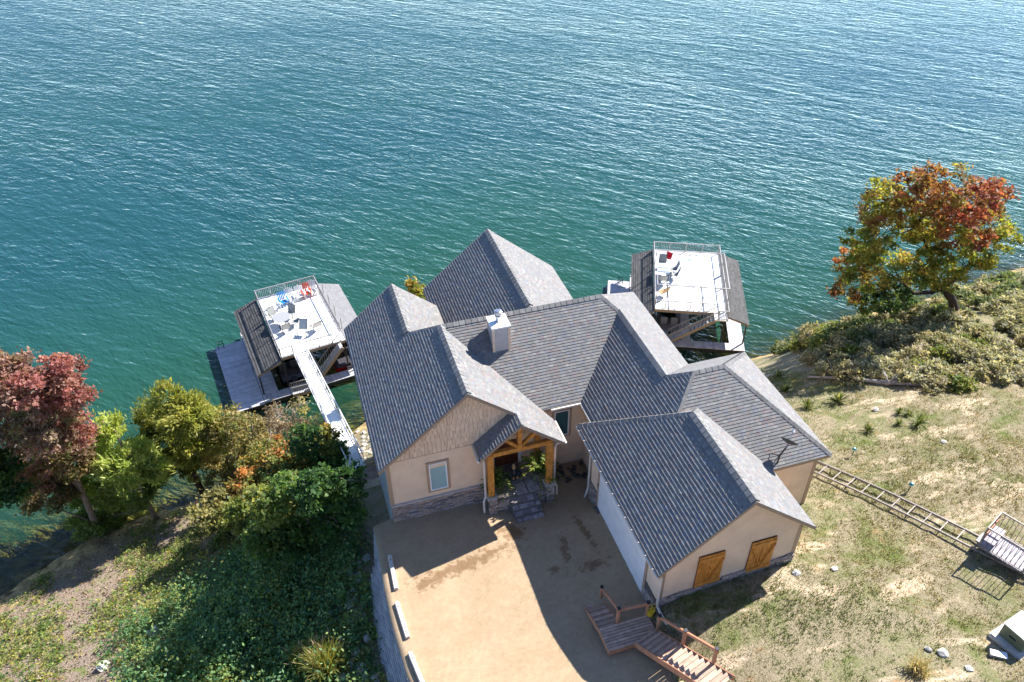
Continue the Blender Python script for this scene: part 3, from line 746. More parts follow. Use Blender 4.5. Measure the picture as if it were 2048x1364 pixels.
# porch: slab, piers, posts, truss
pf = hbox('porch_floor', M_MORTAR, 4.94, 7.46, 19.32, 20.99, -.3, .56)
for k in range(5):
    for j in range(3):
        v = rs.uniform(.6, 1.25); MB().box(4.97 + k * .495, 4.97 + k * .495 + .47 + rs.uniform(-.03, .02), 19.34 + j * .55, 19.34 + j * .55 + .53, .561, .59, (v, v * .96, v * .93)).build('flagstone', M_FLAG, pf)
stones(house, (0, 19.32, 0), (1, 0, 0), (0, -1, 0), [(4.94, -.2), (7.46, -.2), (7.46, .5), (4.94, .5)], hr=(.06, .1))
for x in (4.98, 7.27):
    pr = hbox('porch_pier', M_MORTAR, x - .17, x + .17, 19.24, 19.58, -.3, .76)
    stones(house, (x - .17, 19.235, 0), (1, 0, 0), (0, -1, 0), [(0, -.25), (.34, -.25), (.34, .76), (0, .76)], hr=(.07, .1), wr=(.1, .2))
    hbox('pier_cap', M_CONC, x - .20, x + .20, 19.20, 19.61, .762, .80)
    hbox('porch_post', M_CEDAR, x - .11, x + .11, 19.34, 19.56, .80, 2.98)
    hbox('porch_post', M_CEDAR, x - .10, x + .10, 20.75, 20.95, .59, 2.9)
truss = MB().bar((4.87, 19.45, 2.96), (7.38, 19.45, 2.96), .16, .19).build('porch_truss', M_CEDAR, house, HB)
tb = lambda n, p, q, w, h: MB().bar(p, q, w, h, upv=(0, 1, 0)).build(n, M_CEDAR, truss)
tb('king_post', (6.10, 19.45, 3.04), (6.10, 19.45, 4.2), .15, .20)
tb('strut', (6.05, 19.45, 3.08), (5.50, 19.45, 3.62), .12, .13); tb('strut', (6.15, 19.45, 3.08), (6.72, 19.45, 3.62), .12, .13)
tb('rafter', (4.72, 19.45, 3.06), (6.09, 19.45, 4.20), .15, .15); tb('rafter', (7.48, 19.45, 3.06), (6.11, 19.45, 4.20), .15, .15)
hbox('porch_beam', M_CEDAR, 4.90, 5.06, 19.58, 20.9, 2.86, 3.02); hbox('porch_beam', M_CEDAR, 7.20, 7.36, 19.58, 20.9, 2.86, 3.02)
# front door
fd = MB()
for a in ((5.42, 5.54, .59, 2.75), (6.52, 6.64, .59, 2.75), (5.54, 6.52, 2.63, 2.75)): fd.box(a[0], a[1], 20.93, 20.98, a[2], a[3])
fdo = fd.build('front_door', M_WHITE, house, HB)
MB().box(5.55, 6.51, 20.95, 20.975, .60, 2.62).build('door_leaf', M_DOOR, fdo)
for zz, h in ((.75, .5), (1.4, .45), (2.0, .5)): MB().box(5.68, 6.38, 20.935, 20.949, zz, zz + h).build('door_panel', M_DOOR, fdo)
MB().tube([(6.40, 20.92, 1.45), (6.40, 20.92, 1.62)], .02, 6).build('handle', M_STEEL, fdo)
# porch steps: four flagstone treads down to the driveway
for k in range(4):
    y1 = 19.25 - k * .20; zt = .46 - k * .135
    so = hbox('stone_step', M_MORTAR, 5.64 + k * .015, 6.74 + k * .015, y1 - .22, y1 + .05 + k * .05, -.3, zt)
    cuts = sorted([0, rs.uniform(.25, .35), rs.uniform(.55, .7), rs.uniform(.85, .95), 1.10])
    for j in range(4):
        v = rs.uniform(.55, 1.25); x0 = 5.65 + k * .015
        MB().prism([(x0 + cuts[j] + .012, y1 - .20, zt + .002), (x0 + cuts[j + 1] - .012, y1 - .20, zt + .002), (x0 + cuts[j + 1] - .012 + (rs.uniform(-.05, .05) if j < 3 else 0), y1 + .03, zt + .002), (x0 + cuts[j] + .012, y1 + .03, zt + .002)], (0, 0, .03), (v, v * .98, v * 1.02)).build('flagstone', M_FLAG, so)
if extra.v: extra.build('stone_veneer', M_STONE, house, HB, kind='stuff')
# chimney: clad stack with flue
ch = hbox('chimney', M_CHIM, 6.10, 6.76, 22.66, 23.40, 4.0, 6.06)
for a in ((6.085, 6.17, 22.645, 22.72), (6.69, 6.775, 22.645, 22.72), (6.69, 6.775, 23.34, 23.415), (6.085, 6.17, 23.34, 23.415)): MB().box(*a, 4.2, 6.05).build('corner_board', M_SHAKE, ch)
MB().box(6.06, 6.80, 22.62, 23.44, 6.062, 6.12).build('chimney_cap', M_WHITE, ch)
MB().lathe([(.10, 0), (.10, .22), (.135, .22), (.135, .26), (.09, .26), (.09, .34), (.15, .34), (.155, .44), (.10, .47), (0.001, .48)], (6.43, 23.05, 6.121), 16).build('flue', M_STEEL, ch, smooth=False)
if extra.c is None: pass

# ------------------------------------------------------------------ yard things
rd = random.Random(11)
def gz(x, y): return float(ground_z(np.array([x]), np.array([y]))[0])

# retaining wall along the driveway, block by block
wall_pts = [(0.50, 20.0), (0.46, 18.6), (0.40, 17.2), (0.40, 15.6), (0.52, 13.8), (0.85, 11.6), (1.15, 10.3)]
rw = thing('retaining_wall', 'curved grey block retaining wall along the left edge of the driveway', 'wall', (0.5, 16, -1.5))
blk = []
for k in range(6):
    v = rd.uniform(.75, 1.25); mb = MB(); mb.box(-.5, .5, -.5, .5, -.5, .5, (v, v * rd.uniform(.97, 1.0), v * rd.uniform(.93, 1.02)))
    me = mb.mesh('wall_block', M_BLOCK); bevel(me, .08); blk.append(me)
def wall_at(s):
    acc = 0
    for i in range(len(wall_pts) - 1):
        a, b = Vector(wall_pts[i]), Vector(wall_pts[i + 1]); l = (b - a).length
        if s <= acc + l or i == len(wall_pts) - 2: t = (s - acc) / l; return a + (b - a) * t, (b - a).normalized()
        acc += l
Ltot = sum((Vector(wall_pts[i + 1]) - Vector(wall_pts[i])).length for i in range(len(wall_pts) - 1))
nb = 0; rest = MB()
for row in range(13):
    s = (row % 2) * .21
    while s < Ltot:
        p, d = wall_at(s + .21); zt = float(drive_z(p.x + .1, p.y)); z = zt - .02 - row * .19
        s += .42
        gnd = gz(p.x - .35, p.y)
        if z < gnd - .15: continue
        back = .055 * row * (1 if p.y < 18.8 else .35); n = Vector((d.y, -d.x)); n = n if n.x < 0 else -n
        c = Vector((p.x + n.x * (back - .12), p.y + n.y * (back - .12), z - .095))
        if nb < 300:
            o = link('wall_block', rd.choice(blk), rw); o.location = c - rw.location; o.rotation_euler = (0, 0, math.atan2(d.y, d.x) + rd.uniform(-.02, .02)); o.scale = (.41, .30, .182); nb += 1
        else:
            h = Vector((d.x, d.y, 0)) * .2; q = Vector((n.x, n.y, 0)) * .15; v = rd.uniform(.75, 1.2)
            rest.prism([c - h - q - Vector((0, 0, .09)), c + h - q - Vector((0, 0, .09)), c + h + q - Vector((0, 0, .09)), c - h + q - Vector((0, 0, .09))], (0, 0, .18), (v, v, v))
if rest.v: rest.build('lower_blocks', M_BLOCK, rw, rw.location, kind='stuff')
core = MB()
for i in range(24):
    p, d = wall_at(Ltot * i / 24); q, _ = wall_at(Ltot * (i + 1) / 24); zt = min(float(drive_z(p.x + .1, p.y)), float(drive_z(q.x + .1, q.y))) - .16
    core.prism([(p.x + .02, p.y, zt), (p.x + .2, p.y, zt), (q.x + .2, q.y, zt), (q.x + .02, q.y, zt)], (0, 0, -2.6))
core.build('backfill', M_MORTAR, rw, rw.location)

# wheel stops
for i, (a, b, lab) in enumerate((((.84, 18.42), (.80, 16.98), 'pale wheel stop nearest the house, half in shadow'), ((.72, 16.45), (.82, 15.02), 'middle one of the three pale wheel stops beside the block wall'), ((.78, 14.48), (1.02, 12.75), 'pale wheel stop nearest the camera at the driveway edge'))):
    p, q = Vector((*a, 0)), Vector((*b, 0)); p.z = float(drive_z(a[0], a[1])); q.z = float(drive_z(b[0], b[1]))
    mid = (p + q) / 2; ln = (q - p).length; d = (q - p).normalized()
    mb = MB(); prof = [(-.085, .003), (.085, .003), (.06, .13), (-.06, .13)]
    u = Vector((-d.y, d.x, 0)).normalized(); upz = Vector((0, 0, 1))
    mb.prism([p + u * x + upz * z for x, z in prof], q - p)
    t = thing('wheel_stop', lab, 'wheel stop', p, 0, 'concrete wheel stops along the driveway')
    mb.build('body', M_CONC, t, p)
    for k in (.15, .85):
        c = p + (q - p) * k; MB().tube([c + upz * .131, c + upz * .139], .022, 8).build('bolt', M_DARKMET, t, p)

# wooden stairs from the driveway up to the lawn
st = thing('wooden_stairs', 'weathered wooden stairs with landing and reddish handrails beside the garage corner', 'stairs', (7.5, 12.6, 0))
SL = st.location
def sboard(name, pts, h, m=M_STAIR):
    v = rd.uniform(.72, 1.15); mb = MB(); mb.prism(pts, (0, 0, -h), (v, v * .98, v * .96)); return mb.build(name, m, st, SL)
for k in range(6):                                          # lower flight
    y1 = 14.52 - k * .245; z = .12 + k * .105
    for j in (0, 1):
        ya = y1 - j * .122; sboard('tread', [(6.77, ya, z), (7.44, ya, z), (7.44, ya - .104, z), (6.77, ya - .104, z)], .04)
    MB().box(6.79, 7.42, y1 - .03, y1 - .005, z - .14, z - .042).build('riser', M_REDW, st, SL)
for x in (6.74, 7.445):
    MB().prism([(x, 14.55, -.1), (x, 13.05, .52), (x, 13.05, .75), (x, 14.45, .16), (x, 14.55, .05)], (.025, 0, 0)).build('stringer', M_REDW, st, SL)
for j in range(8):                                          # landing
    y = 13.03 - j * .105
    sboard('landing_board', [(6.75, y, .76), (8.46 + j * .004, y, .76), (8.46 + j * .004, y - .088, .76), (6.75, y - .088, .76)], .035)
for a in ((6.75, 8.48, 12.19, 12.22), (6.75, 6.78, 12.22, 13.03), (6.75, 8.46, 13.035, 13.06)): MB().box(*a, .52, .722).build('fascia_board', M_REDW, st, SL)
for x, y in ((6.8, 12.25), (7.6, 12.25), (6.8, 12.98), (8.4, 12.98)): MB().box(x, x + .08, y, y + .08, -.2, .72).build('post', M_REDW, st, SL)
fd_ = Vector((.30, -.954, 0)); td = Vector((.954, .30, 0)); o0 = Vector((7.66, 12.20, .80))
for k in range(14):                                         # upper flight, turned towards the road
    p = o0 + fd_ * (.215 * k) + Vector((0, 0, .112 * k + .05))
    w = .82
    for j in (0, 1):
        q = p + fd_ * (.1075 * j); sboard('tread', [q, q + td * w, q + td * w + fd_ * .094, q + fd_ * .094], .035)
    a = p + td * .02 - Vector((0, 0, .04)); MB().prism([a, a + td * (w - .04), a + td * (w - .04) - Vector((0, 0, .10)), a - Vector((0, 0, .10))], fd_ * .02).build('riser', M_REDW, st, SL)
e = o0 + fd_ * 3.05
for off in (-.035, .83):
    a = o0 + td * off; b = e + td * off + Vector((0, 0, 1.59))
    MB().prism([a + Vector((0, 0, -.22)), b + Vector((0, 0, -.22)), b + Vector((0, 0, .05)), a + Vector((0, 0, .05))], td * .028).build('stringer', M_REDW, st, SL)
def post(p, h, w=.085):
    mb = MB(); mb.box(p[0] - w / 2, p[0] + w / 2, p[1] - w / 2, p[1] + w / 2, p[2] - .1, p[2] + h); o = mb.build('newel_post', M_REDW, st, SL)
    MB().prism([(p[0] - .055, p[1] - .055, p[2] + h + .001), (p[0] + .055, p[1] - .055, p[2] + h + .001), (p[0] + .055, p[1] + .055, p[2] + h + .001), (p[0] - .055, p[1] + .055, p[2] + h + .001)], (0, 0, .05)).build('post_cap', M_DARKMET, o); return Vector(p) + Vector((0, 0, h - .06))
t1 = post((7.42, 14.42, .10), .70); t2 = post((7.42, 13.10, .76), .70); t3 = post((8.42, 13.02, .76), .70)
MB().bar(t1, t2, .06, .10).build('handrail', M_REDW, st, SL); MB().bar(t2, t3, .06, .10).build('handrail', M_REDW, st, SL)
prev = None
for k in (.3, 5.2, 10.6):
    p = o0 + fd_ * (.215 * k) + td * .86 + Vector((0, 0, .112 * k + .03)); q = post(p, .74)
    if prev is not None: MB().bar(prev, q, .06, .10).build('handrail', M_REDW, st, SL)
    prev = q

# yellow sunflower planter at the garage corner
sp_ = thing('flower_bucket', 'yellow bucket with two sunflower heads by the garage corner', 'planter', (8.52, 12.98, .80))
def local(mb, name, m, parent, smooth=False): return mb.build(name, m, parent, None, smooth)
local(MB().lathe([(.09, 0), (.11, .02), (.135, .26), (.145, .27), (.12, .27)], n=14, c=(.75, .48, .02)), 'bucket', M_PAINT, sp_)
for dx, dy in ((-.06, .02), (.09, -.02)):
    local(MB().tube([(dx * .4, dy, .2), (dx, dy, .45)], .012, 6, c=(.1, .16, .03)), 'stem', M_PLASTIC, sp_)
    mb = MB().lathe([(.001, .46), (.05, .46), (.055, .475), (.001, .48)], (dx, dy, 0), 12, c=(.10, .05, .015)); fh = local(mb, 'flower_head', M_PLASTIC, sp_)
    mb = MB()
    for k in range(12):
        a = 2 * math.pi * k / 12; c_, s_ = math.cos(a), math.sin(a); b_ = Vector((dx, dy, .468))
        mb.add([b_ + Vector((c_ * .045 - s_ * .016, s_ * .045 + c_ * .016, 0)), b_ + Vector((c_ * .045 + s_ * .016, s_ * .045 - c_ * .016, 0)), b_ + Vector((c_ * .10, s_ * .10, .012))], [(0, 1, 2)], (.72, .50, .03))
    local(mb, 'petals', M_PLASTIC, fh)

# hillside tram: rails, cross ties, car
tr = thing('tram_track', 'galvanised ladder-like tram track running down the lawn past the house', 'rail track', (19, 14.5, gz(19, 14.5)))
TL = tr.location
a0, a1 = Vector((17.05, 19.2, 0)), Vector((21.6, 8.6, 0)); d = (a1 - a0).normalized(); nrm = Vector((d.y, -d.x, 0)) * -.33
def rail_z(p): return gz(p.x, p.y) + .30
segs = 10; line = [a0 + (a1 - a0) * (i / segs) for i in range(segs + 1)]
zz = [rail_z(p) for p in line]; zz = [zz[0] + (zz[-1] - zz[0]) * i / segs + .0 for i in range(segs + 1)]
zz = [max(z, gz(p.x, p.y) + .20) for z, p in zip(zz, line)]
for s_ in (-1, 1):
    mb = MB()
    for i in range(segs):
        p = line[i] + nrm * s_; q = line[i + 1] + nrm * s_; mb.bar((p.x, p.y, zz[i]), (q.x, q.y, zz[i + 1]), .05, .075)
    mb.build('rail', M_TRACK, tr, TL)
n = 20
for i in range(n + 1):
    t = i / n * segs; k = min(int(t), segs - 1); f = t - k; p = line[k] + (line[k + 1] - line[k]) * f; z = zz[k] + (zz[k + 1] - zz[k]) * f
    MB().bar((p.x - nrm.x, p.y - nrm.y, z), (p.x + nrm.x, p.y + nrm.y, z), .035, .035).build('cross_tie', M_TRACK, tr, TL)
    if i % 4 == 2:
        for s_ in (-1, 1): MB().bar((p.x + nrm.x * s_, p.y + nrm.y * s_, z), (p.x + nrm.x * s_ * 1.15, p.y + nrm.y * s_ * 1.15, gz(p.x, p.y) - .1), .035).build('leg', M_DARKMET, tr, TL)
cb = MB()
cz = [(line[i] + nrm * 1.5) for i in range(segs + 1)]
cb.tube([(p.x, p.y, gz(p.x, p.y) + .035) for p in cz], .012, 5)
tag(cb.build('tram_cable', M_DARKMET), 'dark cable lying in the grass along the tram track', 'cable')

car_p = Vector((20.62, 11.05, 0)); car_p.z = gz(20.62, 11.05) + .38; ca = math.atan2(d.y, d.x)
car = thing('tram_car', 'galvanised tram car with rail cage and bench on the lawn track', 'tram car', car_p, ca)
L2, W2 = .72, .50
local(MB().box(-L2, L2, -W2, W2, 0, .04), 'frame', M_TRACK, car)
for k in range(9): local(MB().box(-L2 + .02 + k * .157, -L2 + .165 + k * .157, -W2 + .02, W2 - .02, .041, .065, (.75, .70, .74)), 'floor_board', M_PLANK, car)
for x in (-L2, L2):
    for y in (-W2, W2): local(MB().bar((x, y, .04), (x, y, 1.0), .045), 'corner_post', M_TRACK, car)
for y in (-W2, W2): local(MB().bar((-L2, y, 1.0), (L2, y, 1.0), .045), 'top_rail', M_TRACK, car)
for x in (-L2,): local(MB().bar((x, -W2, 1.0), (x, W2, 1.0), .045), 'top_rail', M_TRACK, car)
for y in (-W2, W2): local(MB().bar((-L2, y, .14), (L2, y, .14), .03), 'lower_rail', M_TRACK, car)
bal = MB().bar((0, 0, .14), (0, 0, 1.0), .018).mesh('baluster', M_TRACK)
for y in (-W2, W2):
    for k in range(9):
        o = link('baluster', bal, car); o.location = (-L2 + .144 * (k + 1), y, 0)
for k in range(6):
    o = link('baluster', bal, car); o.location = (-L2, -W2 + .143 * (k + 1), 0)
local(MB().box(-L2 + .04, -L2 + .38, -W2 + .05, W2 - .05, .36, .40, (.8, .75, .8)), 'bench_seat', M_PLANK, car)
local(MB().box(-L2 + .02, -L2 + .05, -W2 + .05, W2 - .05, .48, .72), 'bench_back', M_REDW, car)
local(MB().bar((-.9, 0, -.06), (.9, 0, -.06), .5, .06), 'undercarriage', M_DARKMET, car)
for x in (-.5, .5):
    for y in (-.36, .36): local(MB().tube([(x, y - .03, -.10), (x, y + .03, -.10)], .07, 12), 'wheel', M_DARKMET, car)

# utility box on its pad
ub = thing('utility_box', 'olive metal utility box on a concrete pad at the lower right', 'utility box', (18.45, 8.35, gz(18.45, 8.35) + .05), R(12))
me = MB().box(-.62, .62, -.52, .52, -.1, .12).mesh('pad', M_CONC); bevel(me, .04, 2); link('pad', me, ub)
M_OLIVE = mat('olive_paint', (0.15, 0.165, 0.10), .45, .08, 3, spec=.4); M_OLIVEL = mat('olive_lid', (0.50, 0.52, 0.45), .5, .08, 3)
me = MB().prism([(-.40, -.36, .121), (.45, -.36, .121), (.45, -.36, .62), (.40, -.36, .66), (-.40, -.36, .66)], (0, .72, 0)).mesh('cabinet', M_OLIVE); link('cabinet', me, ub)
local(MB().box(-.43, .02, -.39, .39, .661, .70), 'lid', M_OLIVEL, ub); local(MB().box(.03, .45, -.39, .39, .661, .695), 'lid', M_OLIVEL, ub)
local(MB().box(-.33, -.23, -.366, -.361, .42, .50), 'warning_label', M_WHITE, ub); local(MB().bar((-.42, -.1, .4), (-.42, .1, .4), .03), 'handle', M_DARKMET, ub)
jb = thing('junction_box', 'small grey box lying in the shade of the utility box', 'box', (17.45, 8.05, gz(17.45, 8.05)), R(-35))
me = MB().box(-.22, .22, -.09, .09, -.02, .12).mesh('case', M_CONC); bevel(me, .02); link('case', me, jb); local(MB().box(-.23, .23, -.10, .10, .121, .14), 'cover', M_WHITE, jb)

# satellite dish on the right wing's eave
bx, by = 14.2, 15.5
sdh = thing('satellite_dish', 'dark satellite dish on a mast at the right wing eave', 'satellite dish', (bx, by, pz('Afront', bx, by)))
local(MB().tube([(0, 0, .0), (.02, 0, .35), (.16, -.02, .72)], .028, 8), 'mast', M_DARKMET, sdh)
for dx, dy in ((-.18, .28), (.22, .22)): local(MB().tube([(dx, dy, dy * m_ + .01), (.03, 0, .38)], .014, 6), 'stay', M_DARKMET, sdh)
dm = MB().lathe([(.001, 0), (.12, .012), (.22, .04), (.30, .08), (.30, .092), (.22, .055), (.12, .028), (.001, .018)], n=20)
do = local(dm, 'reflector', mat('dish_grey', (.07, .07, .075), .6), sdh, smooth=False)
do.location = (.30, .06, .80); do.rotation_euler = Vector((.62, .45, .62)).to_track_quat('Z', 'Y').to_euler()
local(MB().tube([(.16, -.02, .70), (.30, .06, .80)], .03, 8), 'bracket', M_GALV, sdh); local(MB().tube([(.22, .0, .66), (.62, .34, 1.02)], .014, 6), 'feed_arm', M_GALV, sdh)
fh_ = local(MB().tube([(.60, .32, 1.0), (.66, .37, 1.06)], .04, 10), 'feed_horn', M_WHITE, sdh)

# path lights
for i, (x, y, lab) in enumerate(((19.82, 17.65, 'small path light nearest the right wing of the house'), (20.21, 14.97, 'small path light standing above the tram track'))):
    pl_ = thing('path_light', lab, 'lamp', (x, y, gz(x, y)), 0, 'path lights on the lawn')
    local(MB().tube([(0, 0, -.05), (0, 0, .36)], .018, 8), 'stake', M_DARKMET, pl_); local(MB().lathe([(.045, .30), (.045, .37), (.001, .371)], n=12), 'lens', M_WHITE, pl_)
    local(MB().lathe([(.095, .372), (.09, .39), (.03, .45), (.001, .455)], n=14, c=(.05, .22, .24)), 'cap', M_PAINT, pl_)

tag(MB().tube([(-8.35, 31.6, gz(-8.35, 31.6) + .02), (-8.0, 31.75, gz(-8.0, 31.75) + .75)], .03, 6).build('marker_stake', mat('faded_red_paint', (.55, .12, .14), .5)), 'leaning faded red stake near the trunk of the yellow-green cedar', 'stake')
# brown landing platform at the shore end of the gangway
lp = thing('landing_platform', 'small brown wooden platform beside the house where the gangway starts', 'platform', (.55, 25.3, -3.1))
for k in range(10): 
    v = rd.uniform(.6, .9); local(MB().box(-.55, .70, -.85 + k * .145, -.85 + k * .145 + .137, .07, .11, (v, v, v)), 'board', M_STAIR, lp)
local(MB().box(-.55, .70, -.87, .62, -.05, .065), 'frame', M_REDW, lp)
for x in (-.5, .65):
    for y in (-.8, .55): local(MB().bar((x, y, .05), (x, y, -1.6), .09), 'post', M_REDW, lp)
local(MB().bar((.68, -.1, .62), (.68, .9, .62), .05, .12), 'rail', M_REDW, lp); local(MB().bar((.68, -.05, .1), (.68, -.05, .62), .08), 'rail_post', M_REDW, lp); local(MB().bar((.68, .85, .1), (.68, .85, .62), .08), 'rail_post', M_REDW, lp)

# ------------------------------------------------------------------ gangway, docks, boats, furniture
rk = random.Random(21)
FL, DK = -9.55, -7.15
# gangway with truss sides
ga, gb = Vector((.40, 26.0, -2.98)), Vector((-1.47, 40.66, -7.12))
gw = thing('gangway', 'white truss gangway sloping from the shore to the left dock', 'gangway', ga)
dv_ = (gb - ga); gl_ = dv_.length; gd_ = dv_.normalized(); gs = Vector((gd_.y, -gd_.x, 0)).normalized(); gu = gs.cross(gd_).normalized()
W = .36
MB().bar(ga, gb, 2 * W, .03, upv=gu).build('floor_plate', M_DECKW, gw, ga)
nseg = 12
for s_ in (-1, 1):
    sd_ = gs * (W + .02) * s_
    MB().bar(ga + sd_ + gu * .02, gb + sd_ + gu * .02, .05, .08, upv=gu).build('bottom_chord', M_RAILW, gw, ga)
    MB().bar(ga + sd_ + gu * .66, gb + sd_ + gu * .66, .05, .05, upv=gu).build('top_chord', M_RAILW, gw, ga)
    for k in range(nseg + 1):
        p = ga + dv_ * (k / nseg) + sd_; MB().bar(p, p + gu * .66, .032).build('upright', M_RAILW, gw, ga)
        if k < nseg:
            q = ga + dv_ * ((k + 1) / nseg) + sd_
            a, b = (p, q + gu * .66) if k % 2 else (p + gu * .66, q)
            MB().bar(a, b, .03).build('diagonal', M_RAILW, gw, ga)
baluster_me = MB().bar((0, 0, .05), (0, 0, .66), .024).mesh('baluster', M_GALV)

def railing(dock, p, q, h=.70, posts=5, step=.115, colour=M_GALV):
    p, q = Vector(p), Vector(q); ln = (q - p).length
    mb = MB().bar(p + Vector((0, 0, h)), q + Vector((0, 0, h)), .045, .045); mb.bar(p + Vector((0, 0, .06)), q + Vector((0, 0, .06)), .03, .03)
    r_ = mb.build('railing', colour, dock)
    for k in range(posts):
        a = p + (q - p) * (k / (posts - 1)); MB().bar(a, a + Vector((0, 0, h + .04)), .045).build('rail_post', colour, r_)
    n = int(ln / step)
    for k in range(1, n):
        o = link('baluster', baluster_me, r_); o.location = p + (q - p) * (k / n)
    return r_
def plank_floor(dock, u0, u1, v0, v1, z, along='u', w=.13, name='plank_floor', tone=1.0):
    mb = MB()
    a0, a1 = (v0, v1) if along == 'u' else (u0, u1)
    n = max(1, round((a1 - a0) / w)); w = (a1 - a0) / n
    for k in range(n):
        c = rk.uniform(.85, 1.15) * tone; c = (c, c * .99, c * 1.01)
        if along == 'u': mb.box(u0, u1, a0 + k * w, a0 + (k + 1) * w - .012, z - .04, z, c)
        else: mb.box(a0 + k * w, a0 + (k + 1) * w - .012, v0, v1, z - .04, z, c)
    o = mb.build(name, M_PLANK, dock, kind='stuff')
    fb = MB().box(u0 + .01, u1 - .01, v0 + .01, v1 - .01, z - .30, z - .045).build('float_frame', M_DARKMET, dock)
    return o
def dock_roof(dock, u_in, u_out, v0, v1, z_in, z_out, m, tint):
    """one sloping side roof of overlapping courses"""
    sl = MB().prism([(u_in, v0, z_in - .03), (u_out, v0, z_out - .03), (u_out, v1, z_out - .03), (u_in, v1, z_in - .03)], (0, 0, -.10)).build('side_roof', M_FASCIA, dock)
    B = Vector((u_in - u_out, 0, z_in - z_out)); L_ = B.length; B.normalize(); A = Vector((0, 1, 0)); Nn = A.cross(B); Nn = Nn if Nn.z > 0 else -Nn
    mb = MB(); courses(mb, Vector((u_out, 0, z_out - .018)), A, B, Nn, [(v0, 0), (v1, 0), (v1, L_), (v0, L_)], .17, (.25, .6), [.03, .036], tint, rk)
    o = link('shingle_courses', mb.mesh('shingle_courses', m, fix=False), sl); o['kind'] = 'stuff'
    return sl
def stairs(dock, p_top, p_bot, width_dir, w=.62, n=13, name='dock_stairs'):
    p, q, wd = Vector(p_top), Vector(p_bot), Vector(width_dir)
    s_ = MB().bar(p, q, .03, .20).build(name, M_FASCIA, dock); MB().bar(p + wd * w, q + wd * w, .03, .20).build('stringer', M_FASCIA, s_)
    dn = Vector((q.x - p.x, q.y - p.y, 0)).normalized()
    for k in range(n):
        a = p + (q - p) * ((k + .5) / n) + Vector((0, 0, .03)); v = rk.uniform(.9, 1.15)
        MB().prism([a - dn * .10, a - dn * .10 + wd * w, a + dn * .10 + wd * w, a + dn * .10], (0, 0, .03), (v, v, v)).build('tread', M_PLANK, s_)
    for off in (0, w):
        a, b = p + wd * off, q + wd * off
        MB().bar(a + Vector((0, 0, .68)), b + Vector((0, 0, .68)), .04).build('handrail', M_GALV, s_); MB().bar(a + Vector((0, 0, .12)), b + Vector((0, 0, .12)), .025).build('lower_rail', M_GALV, s_)
        for k in range(15):
            c = a + (b - a) * (k / 14); o = link('baluster', baluster_me, s_); o.location = c
    return s_
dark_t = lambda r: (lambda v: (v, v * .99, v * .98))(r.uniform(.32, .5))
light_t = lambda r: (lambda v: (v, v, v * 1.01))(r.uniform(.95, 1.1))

def make_dock(name, label, loc, rz, Wd, Ld, ul, ur, plan):
    d = thing(name, label, 'boat dock', (loc[0], loc[1], WATER), rz)
    fz, dz = FL - WATER, DK - WATER
    # upper deck
    MB().box(0, Wd, 0, Ld, dz - .20, dz - .012).build('deck_frame', M_FASCIA, d)
    nx_, ny_ = 3, 5
    for i in range(nx_):
        for j in range(ny_): MB().box(i * Wd / nx_ + .006, (i + 1) * Wd / nx_ - .006, j * Ld / ny_ + .006, (j + 1) * Ld / ny_ - .006, dz - .011, dz + .012).build('deck_panel', M_DECKW, d)
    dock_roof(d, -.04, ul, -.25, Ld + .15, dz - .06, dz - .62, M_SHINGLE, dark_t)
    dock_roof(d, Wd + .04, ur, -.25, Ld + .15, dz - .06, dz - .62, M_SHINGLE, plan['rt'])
    # posts from the float to the deck and the eaves
    for v in (.05, Ld * .5, Ld - .05):
        for u in (ul + .12, .08, Wd - .08, ur - .12):
            top = dz - .2 if 0 < u < Wd else dz - .72
            MB().bar((u, v, fz - .1), (u, v, top), .09).build('post', M_DARKMET, d)
    # floats: perimeter walkways round the slips
    plank_floor(d, ul + .02, ul + 1.0, .0, Ld + .1, fz); plank_floor(d, ur - 1.0, ur - .02, .0, Ld + .1, fz)
    plank_floor(d, ul + .02, ur - .02, -.75, -.012, fz, 'v'); plank_floor(d, Wd / 2 - .3, Wd / 2 + .3, .0, Ld + .1, fz)
    for a in plan['floats']: plank_floor(d, *a)
    # pilings in the water
    for u in (ul + .3, Wd / 2, ur - .3):
        for v in (-.4, Ld): MB().tube([(u, v, -4), (u, v, fz - .05)], .12, 8).build('pile', M_DARKMET, d)
    return d

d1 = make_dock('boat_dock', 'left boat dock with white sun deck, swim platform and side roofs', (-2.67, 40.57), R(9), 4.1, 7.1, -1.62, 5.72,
               dict(rt=light_t, floats=[(-3.45, -1.63, -.85, 6.3, .45)]))
dz = DK - WATER; fz = FL - WATER
railing(d1, (0, 7.07, dz), (4.1, 7.07, dz), posts=5); railing(d1, (.03, 0, dz), (.03, 7.05, dz), posts=7); railing(d1, (4.07, 1.0, dz), (4.07, 7.05, dz), posts=6)
railing(d1, (.05, .03, dz), (.78, .03, dz), posts=2); railing(d1, (1.62, .03, dz), (3.3, .03, dz), posts=3)
for k in range(4):
    v = 1.4 + k * 1.45
    MB().bar((4.3, v, dz - .1), (4.3, v, dz + .75), .04).build('pole', M_GALV, d1)
stairs(d1, (3.75, -.02, dz - .05), (1.75, -.02, fz + .15), (0, -1, 0), .62)
stairs(d1, (.1, -1.0, fz + .02), (1.5, -1.1, fz + .02), (0, 1, 0), .5, 7, 'ramp')
